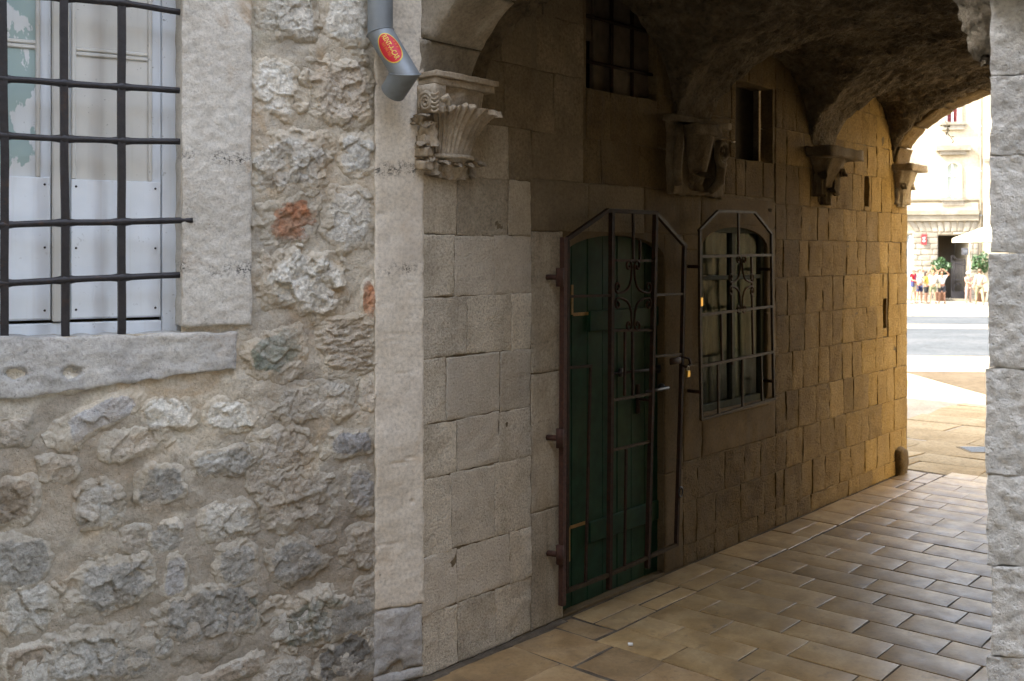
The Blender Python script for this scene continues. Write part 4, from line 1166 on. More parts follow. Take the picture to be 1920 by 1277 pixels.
for o in bc.o.children:      # stands on the opposite wall: mirrored across the passage
    me = o.data
    co = np.empty(len(me.vertices) * 3); me.vertices.foreach_get("co", co); co = co.reshape(-1, 3)
    yw = co[:, 1] + bc.b[1]; co[:, 1] = (-WID - yw) - bc.b[1]
    co += np.stack([.030 * fbm(co * 8 + k * 11, 4, .6) for k in range(3)], 1)
    me.vertices.foreach_set("co", co.ravel()); me.flip_normals(); me.update()
rw = Thing('opposite_wall', 'block wall of the passage hidden behind the right pier', 'wall', PF, (3, -WID, 0))
def backmap(u, v, h): return v3(u, -WID + h, v)
for z0, z1 in zip(zf[:-3], zf[1:-2]):
    s = .52
    while s < LEN - .05:
        e = min(LEN, s + R.uniform(.4, .8))
        if LEN - e < .2: e = LEN
        vf = block(s, e, z0, z1, proud=R.uniform(0, .008), er=.016, res=.12, rough=.006, freq=9, gap=.006, depth=.06, fmap=backmap)
        rw.part('stone_block', (vf[0], vf[1][:, ::-1]), M['ashlar']); s = e
rw.part('mortar_bed', (np.array([(.3, -WID - .012, -.03), (LEN, -WID - .012, -.03), (LEN, -WID - .012, 3.3), (.3, -WID - .012, 3.3)]), [(3, 2, 1, 0)]), M['joint'], smooth=False)

# ------------------------------------------------------------------ building masses that shade the street
def slab_house(name, label, walls, mat, winpos=()):
    t = Thing(name, label, 'building', ID, (walls[0][0][0], walls[0][0][1], 0))
    for (p, q, z0, z1) in walls:
        t.part('wall', (np.array([(p[0], p[1], z0), (q[0], q[1], z0), (q[0], q[1], z1), (p[0], p[1], z1)]), [(0, 1, 2, 3)]), mat, smooth=False)
    return t
def PG(s, t): v = PF @ Vector((s, -t, 0)); return (v.x, v.y)
Lp = (C0[0] - .879 * 3.6, C0[1] - .477 * 3.6)
Lq = (C0[0] - .879 * 4.6, C0[1] - .477 * 4.6)
Rq = (PP[0] + .985 * 9, PP[1] - .174 * 9)
H_UP = 6.2
bld = slab_house('upper_storeys', 'plain stone upper storeys standing over the passage', [
    (Lq, C0, TOP - .002, H_UP), (C0, PP, 4.34, H_UP), (PP, Rq, 3.55, 4.5), (PG(LEN, WID), PP, 4.3, H_UP), ((PP[0] + 2.56, PP[1] - .45), Rq, 0, 3.55), (Lq, Lp, 0, TOP),
    (PG(LEN, -8), PG(LEN, 0.0), 0, H_UP), (PG(LEN, 0), PG(LEN, WID), 4.3, H_UP), (PG(LEN, WID), PG(LEN, WID + 8), 0, 4.5),
    (Lq, PG(LEN, -8), 0, H_UP), (Rq, PG(LEN, WID + 8), 0, 4.5)], M['mortar'])
bld.part('roof', (np.array([(*Lq, H_UP), (*C0, H_UP), (*PP, H_UP), (*PG(LEN, WID), H_UP), (*PG(LEN, -8), H_UP)]), [(0, 1, 2, 3, 4)]), M['mortar'], smooth=False)
bld.part('roof', (np.array([(*PP, 4.5), (*Rq, 4.5), (*PG(LEN, WID + 8), 4.5), (*PG(LEN, WID), 4.5)]), [(0, 1, 2, 3)]), M['mortar'], smooth=False)
# unseen houses added left of and behind the camera to block sun and sky
hs_ = slab_house('shading_house', 'unseen tall stone house added to shade the street left of the camera', [
    ((-5.0, 2.2), (-5.0, -14), 0, 13.5), ((-5.0, -14), (-12, -14), 0, 13.5), ((-12, -14), (-12, 2.2), 0, 13.5), ((-12, 2.2), (-5.0, 2.2), 0, 13.5)], M['mortar'])
hs_.part('roof', (np.array([(-12, -14, 13.5), (-5, -14, 13.5), (-5, 2.2, 13.5), (-12, 2.2, 13.5)]), [(0, 1, 2, 3)]), M['mortar'], smooth=False)
YB = -5.5; HB = 10.5
hb = slab_house('shading_house', 'unseen tall stone house added behind the camera to block low sky', [((-5, YB), (16, YB), 0, HB), ((16, YB), (16, YB - 8), 0, HB), ((16, YB - 8), (-5, YB - 8), 0, HB), ((-5, YB - 8), (-5, YB), 0, HB)], M['bed'])
hb.part('roof', (np.array([(-5, YB - 8, HB), (16, YB - 8, HB), (16, YB, HB), (-5, YB, HB)]), [(0, 1, 2, 3)]), M['mortar'], smooth=False)

# ------------------------------------------------------------------ passage floor, slab by slab
fl = Thing('passage_floor', None, None, PF, (0, 0, 0), kind='structure')
fl.part('bedding', (np.array([(-1.4, .03, -.005), (-1.4, -6, -.005), (LEN + .06, -6, -.005), (LEN + .06, .03, -.005)]), [(0, 1, 2, 3)]), M['dark_joint'], smooth=False)
def slab(u0, u1, v0, v1, mat='floor', gap=.009, jit=.003, res=.09, er=.004, rough=.0005, sl=None):
    vf = block(u0, u1, v0, v1, proud=R.uniform(-.0012, .0012), er=er, res=res, rough=rough, freq=3.5, gap=gap, depth=.03, wob=.003,
               skew=jit, tilt=.0010, fmap=floormap)
    return fl.part('paving_slab', vf, M[mat])
# border course along the wall foot
s = 1.12
while s < LEN:
    e = s + R.uniform(.28, .50)
    if R.rand() < .4:
        c_ = R.uniform(.14, .20); slab(.015, c_, s, e, jit=.008); slab(c_, .325, s, e, jit=.008)
    else: slab(.015, .325, s, e, jit=.008)
    s = e
# running bond of the passage
s = .92; row = 0
while s < LEN + .02:
    pit = R.uniform(.225, .27)
    u = .331 + .008 * math.sin(s * 2.3) + R.uniform(-.003, .003); first = True
    while u < WID - .03:
        L_ = R.uniform(.42, .52)
        if first: L_ = (.22 if row % 2 else .46) * R.uniform(.8, 1.2)
        first = False
        e = u + L_
        if WID - e < .15: e = WID
        slab(u, e, s, s + pit, gap=.009 if u > 1.0 else .005)
        u = e
    s += pit; row += 1
# rough older slabs at the mouth of the passage
s = -.62
for pit in (.40, .36, .44, .345):
    u = .05 if s < .7 else .015
    while u < 3.0:
        e = u + R.uniform(.28, .50)
        q_ = slab(u, e, s, s + pit, gap=.012, jit=.014, er=.010, rough=.004, res=.04, mat='floor_old')
        u = e
    s += pit
slab(.02, .33, .93, 1.115, mat='floor_old', gap=.014, jit=.015, er=.012, rough=.004)
gut = fl.part('gutter_moss', block(-.0, .055, -.3, 1.05, proud=.004, er=.02, res=.03, rough=.006, freq=20, gap=0, depth=.02, fmap=floormap), M['dark_joint'])

M['terracotta_roof'] = simple('roof_tile', (.34, .16, .09), .8)
def gz(x, y):
    v = PF.inverted() @ Vector((x, y, 0)); return -.012 * max(0, v.x - LEN)
st = structure('street', (np.array([(-30, -30, -.035), (30, -30, -.035), (30, 6, -.035), (-30, 6, -.035)]), [(0, 1, 2, 3)]), M['street'])
vq = [(LEN + .08, 40), (LEN + .08, -70), (110, -70), (110, 40)]
structure('square', (np.array([(a, b, -.012 * (a - LEN) - .014) for a, b in vq]), [(0, 1, 2, 3)]), M['white_paving'], PF)
structure('terrain', (np.array([(-300, -300, -2.2), (300, -300, -2.2), (300, 400, -2.2), (-300, 400, -2.2)]), [(0, 1, 2, 3)]), M['square'])
M['ochre'] = stone_mat('bounce_house_ochre', (.55, .40, .19), (.62, .46, .235), (.66, .51, .28), .8, 12, .1, (.4, .34, .24), .2, .004, 0, pit=False)
a0, a1 = PG(LEN + 1.5, 6.6), PG(34, 9.5); b0_, b1_ = PG(34, 18), PG(LEN + 1.5, 16)
ro = slab_house('bounce_house', 'unseen ochre house added right of the square to bounce warm light', [(a0, a1, -.6, 11), (a1, b0_, -.6, 11), (b0_, b1_, -.6, 11), (b1_, a0, -.6, 11)], M['ochre'])  # out of view, added to throw golden light on the passage end
ro.part('roof', (np.array([(*a0, 11), (*a1, 11), (*b0_, 11), (*b1_, 11)]), [(0, 1, 2, 3)]), M['terracotta_roof'], smooth=False)
# larger slabs of the square just outside
sq = Thing('square_paving', None, None, PF, (LEN, 0, 0), kind='structure')
def sqmap(u, v, h): return v3(v, -u, h - .012 * np.maximum(0, v - LEN))
s = LEN + .06
while s < LEN + 8:
    pit = R.uniform(.45, .8); u = -1.2
    while u < 2.6:
        e = u + R.uniform(.6, 1.2)
        vf = block(u, e, s, s + pit, proud=R.uniform(-.004, .004) - .004, er=.010, res=.3, rough=.004, freq=2, gap=.010, depth=.03, skew=.05, fmap=sqmap)
        sq.part('paving_slab', vf, M['square']); u = e
    s += pit
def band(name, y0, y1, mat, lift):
    """a strip whose colour paints a building shadow across the square between two depths"""
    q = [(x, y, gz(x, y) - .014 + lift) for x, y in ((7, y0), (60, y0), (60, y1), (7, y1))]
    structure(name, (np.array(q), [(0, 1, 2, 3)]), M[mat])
def Yof(py):
    Y = 20.
    for _ in range(30):
        x = (1778 - 960) / 1920 * Y; Y = (EYE - gz(x, Y) + .010) * 1920 / (py - 475)
    return Y
band('painted_shadow_band', Yof(757), Yof(697), 'shadow_cream', .006)  # shadows of buildings, painted as flat coloured strips
band('painted_shadow_band', Yof(667), Yof(616), 'shadow_and_base_grey', .006)
band('painted_shadow_band', Yof(608), Yof(593), 'shadow_and_base_grey', .006)
# drain cover
dy = Yof(845); dx = (1842 - 960) / 1920 * dy
dc = Thing('drain_cover', 'small grey iron drain cover set in the square beside the pier edge', 'drain cover', ID, (dx, dy, gz(dx, dy)))
dc.part('frame', box(dx - .20, dx + .20, dy - .16, dy + .16, gz(dx, dy) - .02, gz(dx, dy) + .004), M['bed'], smooth=False)
for k in range(6): dc.part('rib', box(dx - .17, dx + .17, dy - .13 + k * .048, dy - .11 + k * .048, gz(dx, dy) + .004, gz(dx, dy) + .009), M['zinc'], smooth=False)
# guard stone at the end of the wall
P, F = subbox(6, 6, 8)
c = P - .5; c = c / (np.linalg.norm(c, axis=1)[:, None] ** .55)
gsv = np.stack([5.97 + c[:, 0] * .15, .008 + c[:, 1] * .09, .09 + c[:, 2] * .22], 1)
gsv = gsv + np.stack([.015 * fbm(gsv * 8 + k * 9, 3) for k in range(3)], 1)
gs = Thing('guard_stone', 'rounded worn guard stone at the foot of the passage wall end', 'guard stone', PF, (6.02, -.03, 0))
gs.part('boulder', (gsv, F), M['ashlar'])
# small things
w0 = np.array([*PW(1346, 262, -.02)]); w1 = np.array([*PW(1378, 266, -.10)])
wr = Thing('bent_wire', 'short bent wire sticking out beside the high dark window', 'wire', PF, (w0[0], 0, w0[1]))
wr.part('strand', tube([(w0[0], .02, w0[1] + .01), (w0[0] + .05, -.05, w0[1] + .015), ((w0[0] + w1[0]) / 2, -.08, w0[1] - .005), (w1[0] - .03, -.10, w1[1] - .005), (w1[0], -.10, w1[1])], .005, 6), M['wire'])
fx = Vector(((1182 - 960) / 1920, 1, -(1211 - 475) / 1920)); k = EYE / -fx.z; fx = fx * k
pa = Thing('paper_scrap', 'tiny white paper scrap lying on the paving before the door', 'litter', ID, (fx.x, fx.y, .004))
pv, pf_ = rough_box(fx.x - .014, fx.x + .014, fx.y - .01, fx.y + .01, .003, .012, .004, (4, 4, 2))
pa.part('scrap', (pv, pf_), M['paper'])

# ------------------------------------------------------------------ leaves
def leaf_cloud(c, rad, nleaf, size, sd, drop=0):
    rs = np.random.RandomState(sd); V = []; F = []
    for k in range(nleaf):
        d = rs.normal(size=3); d /= np.linalg.norm(d); r = rs.uniform(.45, 1.05) ** .5
        p = np.array(c) + d * np.array(rad) * r * (1 + .25 * math.sin(d[0] * 5 + sd) * math.cos(d[2] * 4))
        a = rs.normal(size=3); a /= np.linalg.norm(a); b = np.cross(a, rs.normal(size=3)); b /= np.linalg.norm(b)
        L_ = size * rs.uniform(.6, 1.3); n = len(V)
        V += [p - a * L_, p + b * L_ * .35, p + a * L_, p - b * L_ * .35]; F.append((n, n + 1, n + 2, n + 3))
    return np.array(V), F
M['leaf'] = simple('plant_leaf', (.022, .052, .014), .5, 0, .5, 3, 0)
M['leaf_dry'] = simple('dry_leaf', (.16, .13, .05), .7, 0, .4, 8, 0)
M['terracotta'] = simple('terracotta_pot', (.12, .062, .04), .8, 0, .15)
sg = PF @ Vector((LEN + .02, -.33, 3.2))
tw = Thing('hanging_sprig', 'small leafy sprig hanging from the edge of the far arch', 'plant', ID, tuple(sg))
ln = [np.array(sg) + np.array([.012 * math.sin(k * 1.3) + k * .010, 0, -.03 * k]) for k in range(7)]
tw.part('stem', tube(ln, .003, 5), M['leaf_dry'])
for k, p in enumerate(ln[2:]):
    tw.part('leaf', leaf_cloud(p, (.02, .02, .02), 3, .022, k), M['leaf_dry'], smooth=False)

# ------------------------------------------------------------------ house across the square
M['facade'] = stone_mat('cream_facade_plaster', (.27, .228, .155), (.31, .265, .19), (.335, .29, .215), .8, 12, .1, (.4, .34, .24), .2, .004, 0, pit=False)
M['facade_stone'] = stone_mat('facade_dressed_stone', (.15, .13, .098), (.19, .168, .132), (.225, .20, .162), 1.5, 14, .3, (.25, .22, .17), .4, .01, .12)
M['ledge'] = stone_mat('grey_ledge_stone', (.12, .105, .075), (.17, .148, .11), (.21, .185, .145), 1.5, 12, .35, (.16, .145, .12), .3, .006, .06)
M['facade_sign'] = simple('red_sign_panel', (.20, .015, .018), .5, 0, .1)
M['plaque'] = simple('dark_plaque', (.04, .04, .045), .4, 0, .1)
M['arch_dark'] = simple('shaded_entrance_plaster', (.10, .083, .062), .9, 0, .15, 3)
M['greydoor'] = simple('grey_shop_door', (.15, .165, .165), .5, 0, .15)
fbase = gz(22, 56) - .014
u0d, ztd = FW(1759, 441); u1d, _ = FW(1819, 441)
zcor0 = FW(1778, 414)[1]; zcor1 = FW(1778, 395)[1]
uw0, zw0 = FW(1775, 371); uw1, zw1 = FW(1798, 306)
fc = Thing('town_house', 'sunlit cream town house with rusticated ground floor across the square', 'building', GF, (0, 0, fbase))
uc = (uw0 + uw1) / 2; wwid = (uw1 - uw0); whei = zw1 - zw0
zup0 = FW(1778, 229)[1]; zup1 = zup0 + 2.3
cols = [uc + k * 3.4 for k in (-3, -2, -1, 0)]; cols2 = [uc + 3.4 * k for k in (1, 2)]
uP = FW(1838, 400)[0]
holes = [(u0d, u1d, fbase - .1, ztd)]
for c_ in cols + cols2:
    holes += [(c_ - wwid / 2, c_ + wwid / 2, zw0, zw1), (c_ - wwid / 2, c_ + wwid / 2, zup0, zup1)]
ul = FW(1712, 441)[0]
doorL = (ul - 1.3, ul, fbase - .1, FW(1712, 441)[1]); holes.append(doorL)
fc.part('wall', holed_sheet(-13, 12, fbase - .3, fbase + 18, holes, .06, 1.2), M['facade'], smooth=False)
fc.part('wall', box(-13, 12, .07, .4, fbase + 17.9, fbase + 18), M['facade'], smooth=False)
def fpart(n, b, m, parent=None, **k): return fc.part(n, box(*b), M[m], parent, smooth=False, **k)
# rusticated blocks
zs_ = np.linspace(fbase, zcor0 - .62, 13)
for i in range(12):
    u = -5.6 + (0 if i % 2 else .35)
    while u < 4.6:
        e = u + R.uniform(.55, .85)
        for (a, b, c, d) in rects_minus((u, e, zs_[i], zs_[i + 1]), [(u0d - .001, u1d + .001, fbase - 1, ztd + .02), (doorL[0], doorL[1], doorL[2], doorL[3]), (uP - .08, uP + .1, -9, 99)], .06):
            fc.part('rustic_block', block(a, b, c, d, proud=R.uniform(-.01, .02) - .01, er=.045, res=.3, rough=.02, freq=3, gap=.03, depth=.07, wob=.02), M['facade_stone'])
        u = e
# wedge stones over the entrance
zv0, zv1 = zs_[-1] + .01, zcor0 - .01
uc_ = (u0d + u1d) / 2
for k in range(-6, 7):
    du = .33; tilt_ = k * .05
    a, b = uc_ + k * du - du / 2, uc_ + k * du + du / 2
    qd = [(a - tilt_ * .4 + .01, zv0), (b - (k + .5) * .02 - .01, zv0), (b + tilt_ * .9 - .01, zv1), (a + tilt_ * .9 + .01, zv1)]
    fc.part('wedge_stone', block(a, b, zv0, zv1, proud=R.uniform(0, .03), er=.05, res=.3, rough=.02, freq=3, gap=.03, depth=.07, quad=qd), M['facade_stone'])
# cornice and ledges
fpart('cornice', (-5.6, uP - .12, -.16, .055, zcor0, zcor0 + .32), 'ledge'); fpart('cornice', (-5.7, uP - .12, -.26, .05, zcor0 + .325, zcor1 + .02), 'ledge')
fpart('cornice', (-5.6, uP - .12, -.05, .055, zcor1 + .021, zw0 - .28), 'facade')
fpart('string_course', (-5.6, uP - .12, -.10, .058, zw0 - .14, zw0 - .04), 'ledge')
def window(c_, z0, z1, arch, full=True):
    f = fc.part('window', join(box(c_ - wwid / 2 - .16, c_ - wwid / 2, -.035, .10, z0, z1 - (.33 if arch else 0)), box(c_ + wwid / 2, c_ + wwid / 2 + .16, -.035, .10, z0, z1 - (.33 if arch else 0)),
                               *([box(c_ - wwid / 2 - .16, c_ + wwid / 2 + .16, -.034, .10, z1 + .001, z1 + .16)] if not arch else [])), M['facade'], smooth=False)
    if arch:
        n = 12; r = wwid / 2; zc = z1 - .33
        arc = [(c_ + r * math.cos(t_), zc + .33 * math.sin(t_)) for t_ in np.linspace(math.pi, 0, n)]
        outer = [(c_ + (r + .16) * math.cos(t_), zc + .52 * math.sin(t_)) for t_ in np.linspace(0, math.pi, n)]
        fc.part('arched_surround', prism([arc[i] for i in range(n)][::1] + outer, -.036, .10), M['facade'], f, smooth=False)
    fc.part('pane', box(c_ - wwid / 2, c_ + wwid / 2, .14, .15, z0, z1), M['glass'], f, smooth=False)
    fc.part('curtain', box(c_ - wwid / 2, c_ + wwid / 2, .20, .21, z0, z1), M['cream'] if arch else M['facade_sign'], f, smooth=False)
    bars = [box(c_ - .035, c_ + .035, .09, .139, z0, z1), box(c_ - wwid / 2, c_ - wwid / 2 + .05, .09, .139, z0, z1), box(c_ + wwid / 2 - .05, c_ + wwid / 2, .09, .139, z0, z1),
            box(c_ - wwid / 2, c_ + wwid / 2, .085, .138, z0 + (z1 - z0) * .62, z0 + (z1 - z0) * .62 + .07)]
    fc.part('sash', join(*bars), M['white'], f, smooth=False)
    fc.part('sill', box(c_ - wwid / 2 - .35, c_ + wwid / 2 + .35, -.20, .05, z0 - .16, z0 - .01), M['ledge'], f, smooth=False)
    fc.part('apron', box(c_ - wwid / 2 - .25, c_ + wwid / 2 + .25, -.12, .05, z0 - .42, z0 - .161), M['facade_stone'], f, smooth=False)
    if arch:
        zh0 = FW(1778, 283)[1] - zw1
        fc.part('hood', box(c_ - wwid / 2 - .55, c_ + wwid / 2 + .55, -.30, .05, z1 + zh0, z1 + zh0 + .28), M['ledge'], f, smooth=False)
        fc.part('hood_bracket', box(c_ - wwid / 2 - .35, c_ + wwid / 2 + .35, -.16, .05, z1 + zh0 - .22, z1 + zh0 - .001), M['facade_stone'], f, smooth=False)
for c_ in cols + cols2:
    window(c_, zw0, zw1, True); window(c_, zup0, zup1, False)
# entrance: reveals, back wall, iron gate leaf
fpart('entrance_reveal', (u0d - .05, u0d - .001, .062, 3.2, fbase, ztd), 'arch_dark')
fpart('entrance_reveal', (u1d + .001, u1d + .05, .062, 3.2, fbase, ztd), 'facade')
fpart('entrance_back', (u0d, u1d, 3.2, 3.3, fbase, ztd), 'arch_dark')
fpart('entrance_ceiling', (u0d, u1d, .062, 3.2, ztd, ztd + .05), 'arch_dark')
fpart('entrance_door', (doorL[0], doorL[1], .20, .26, fbase, doorL[3]), 'greydoor')
fpart('entrance_door_frame', (doorL[1] - .16, doorL[1] - .06, .12, .199, fbase, doorL[3]), 'white')
fpart('base_step', (-5.6, uP - .12, -.35, .055, fbase - .05, fbase + .12), 'ledge')
def leafgate():
    gl0, zg = FW(1784, 479, .25); gl1, _ = FW(1809, 490, .25)
    t = Thing('iron_gate', 'dark open iron gate leaf standing in the entrance of the town house', 'gate', GF, ((gl0 + gl1) / 2, .25, fbase))
    h0, h1_ = zg, FW(1809, 486, .25)[1]
    def pt(u, z): return (u, .25, z)
    t.part('frame', join(*[tube(p, .03, 4) for p in ([pt(gl0, fbase), pt(gl0, h0)], [pt(gl1, fbase), pt(gl1, h1_)], [pt(gl0, fbase + .06), pt(gl1, fbase + .06)], [pt(gl0, h0 - .35), pt(gl1, h1_ - .35)],
                                                         [pt(gl0, fbase + 1.15), pt(gl1, fbase + 1.15)], [pt(gl0, h0), pt((gl0 + gl1) / 2, h0 - .22), pt(gl1, h1_)])]), M['iron'], smooth=False)
    for u in np.linspace(gl0, gl1, 9)[1:-1]:
        t.part('bar', tube([pt(u, fbase + .06), pt(u, h0 - .30)], .016, 5), M['iron'])
    t.part('ring', tube([pt((gl0 + gl1) / 2 + .22 * math.cos(x), fbase + .6 + .34 * math.sin(x)) for x in np.linspace(0, 2 * math.pi, 17)[:-1]], .022, 6, closed=True), M['iron'])
    t.part('lower_panel', box(gl0 + .02, gl1 - .02, .235, .249, fbase + .07, fbase + .50), M['iron'], smooth=False)
leafgate()
def sign(name, label, p0, p1, mat, off, rows, cat='sign', ink='paper'):
    a, z1 = FW(p0[0], p0[1], off); b, z0 = FW(p1[0], p1[1], off)
    t = Thing(name, label, cat, GF, ((a + b) / 2, off, z0))
    t.part('panel', box(a, b, off, off + .04, z0, z1, .008), M[mat], smooth=False)
    for (fa, fb, fc_, fd) in rows:
        t.part('mark', box(a + (b - a) * fa, a + (b - a) * fb, off - .006, off - .001, z0 + (z1 - z0) * fc_, z0 + (z1 - z0) * fd), M[ink], smooth=False)
    return t
sign('wall_sign', 'upright red sign with a pale mark on the rusticated wall', (1727.5, 439), (1737.5, 459), 'facade_sign', -.09, [(.3, .7, .62, .70), (.38, .62, .50, .61), (.25, .75, .30, .36)])
sign('wall_plaque', 'dark square plaque on the pale side of the entrance', (1803, 465), (1816.5, 478), 'plaque', -.06, [(.2, .8, .6, .66), (.25, .75, .4, .46)], 'plaque', 'zinc')
dp = Thing('downpipe', 'tall thin rain pipe on the sunlit house across the square', 'downpipe', GF, (uP, -.10, fbase))
dp.part('pipe', tube([(uP, -.10, fbase), (uP, -.10, fbase + 17.5)], .055, 10), M['ledge'])
for z in (2.2, 4.6, 7.0, 9.4, 11.5): dp.part('clip', tube([(uP, -.10, fbase + z), (uP, -.10, fbase + z + .06)], .075, 10), M['zinc'])
nb = Thing('neighbour_house', 'next sunlit house front right of the rain pipe', 'building', GF, (uP + .6, 0, fbase))
nb.part('wall', box(uP + .12, uP + 6, -.22, .4, fbase, fbase + 18), M['facade'], smooth=False)
nb.part('string_course', box(uP + .12, uP + 6, -.30, -.221, FW(1845, 304)[1], FW(1845, 298)[1]), M['ledge'], smooth=False)
def potplant(name, label, px, py, rad, off, sd):
    u, z = FW(px, py, off)
    zg = fbase + .0
    t = Thing(name, label, 'potted plant', GF, (u, off, zg), group=None)
    t.part('pot', lathe([(.0, zg), (.20, zg), (.27, zg + .45), (.31, zg + .46), (.31, zg + .54), (.24, zg + .54), (.0, zg + .50)], 14, (u, off, 0)), M['terracotta'])
    t.part('stem', tube([(u, off, zg + .5), (u + .03, off, zg + 1.0), (u, off, z - .1)], .035, 6), M['dark_wood'])
    t.part('crown', leaf_cloud((u, off, z), rad, 520, .11, sd), M['leaf'], smooth=False)
potplant('potted_shrub', 'round green shrub in a pot left of the entrance behind the people', 1763, 499, (.50, .45, .42), -.55, 4)
potplant('potted_shrub', 'green shrub in a pot right of the entrance behind the man in beige', 1839, 492, (.46, .45, .50), -.75, 9)

# parasol: its pole stands hidden behind the pier
def parasol():
    Y = 40.; cx = (1893 - 960) / 1920 * Y; z0 = gz(cx, Y)
    t = Thing('parasol', 'large cream parasol whose edge reaches in over the square', 'parasol', ID, (cx, Y, z0))
    n = 8; r = 2.15; ze = EYE - (446.5 - 475) / 1920 * Y; zt = ze + .75
    V = [(cx, Y, zt)]; F = []
    for ring, (rr, zz_) in enumerate([(r * .5, ze + .40), (r, ze), (r, ze - .16)]):
        for j in range(n):
            a = 2 * math.pi * j / n + .1; V.append((cx + rr * math.cos(a), Y + rr * math.sin(a), zz_))
    for j in range(n):
        k = (j + 1) % n; F.append((0, 1 + j, 1 + k))
        for q in range(2): F.append((1 + q * n + j, 1 + (q + 1) * n + j, 1 + (q + 1) * n + k, 1 + q * n + k))
    t.part('canopy', (np.array(V), F), M['canvas'], smooth=False)
    t.part('pole', tube([(cx, Y, z0), (cx, Y, zt)], .03, 8), M['dark_wood'])
    t.part('base', lathe([(0, z0 + .10), (.30, z0 + .08), (.32, z0), (0, z0)], 14, (cx, Y, 0)), M['shadow_and_base_grey'])
    for j in range(n):
        a = 2 * math.pi * j / n + .1
        t.part('rib', tube([(cx, Y, zt - .05), (cx + r * .98 * math.cos(a), Y + r * .98 * math.sin(a), ze - .01)], .012, 5), M['dark_wood'])
M['canvas'] = simple('cream_canvas', (.50, .45, .31), .85, 0, .05, 5, 0)
parasol()

# ------------------------------------------------------------------ people on the square
def cloth(name, c): return simple(name, c, .85, 0, .12, 6, 0, spec=.1)
M['skin'] = simple('skin', (.27, .145, .09), .6, 0, .05, 8, 0)
M['skin_tan'] = simple('tanned_skin', (.22, .11, .065), .6, 0, .05, 8, 0)
M['shoe'] = simple('shoe_leather', (.08, .06, .05), .6)
CL = {k: cloth(k + '_cloth', v) for k, v in dict(red=(0.275, 0.01, 0.015), white=(0.459, 0.453, 0.44), yellow=(0.31, 0.275, 0.05), black=(.02, .02, .022), navy=(.03, .035, .08), cream=(0.33, 0.29, 0.18),
      olive=(.13, .14, .08), beige=(0.25, 0.225, 0.17), khaki=(0.165, 0.145, 0.09), pink=(0.25, 0.165, 0.13), dark=(.035, .035, .04)).items()}
HAIR = {k: simple(k + '_hair', v, .6, 0, .2) for k, v in dict(dark=(.02, .014, .01), brown=(.07, .04, .02), grey=(.4, .39, .37), blond=(.32, .22, .10)).items()}
def skinned(name, nodes, edges, sub=1):
    """one continuous surface grown over a skeleton: nodes name -> (xyz, radius)"""
    ks = list(nodes); ix = {k: i for i, k in enumerate(ks)}
    me = bpy.data.meshes.new(name)
    me.from_pydata([nodes[k][0] for k in ks], [(ix[a], ix[b]) for a, b in edges], [])
    o = bpy.data.objects.new(name, me); C.objects.link(o)
    md = o.modifiers.new('skin', 'SKIN'); md.use_smooth_shade = True
    if not me.skin_vertices: me.skin_vertices  # layer is made by the modifier
    lay_ = me.skin_vertices[0].data
    for k in ks:
        r = nodes[k][1]; lay_[ix[k]].radius = (r, r) if np.isscalar(r) else r
        lay_[ix[k]].use_root = (ix[k] == 0)
    sb = o.modifiers.new('sub', 'SUBSURF'); sb.levels = sub; sb.render_levels = sub
    bpy.context.view_layer.update()
    m2 = bpy.data.meshes.new_from_object(o.evaluated_get(bpy.context.evaluated_depsgraph_get()))
    bpy.data.objects.remove(o); bpy.data.meshes.remove(me)
    v = np.array([q.co[:] for q in m2.vertices]).reshape(-1, 3); f = [tuple(p.vertices) for p in m2.polygons]
    bpy.data.meshes.remove(m2)
    return v, f
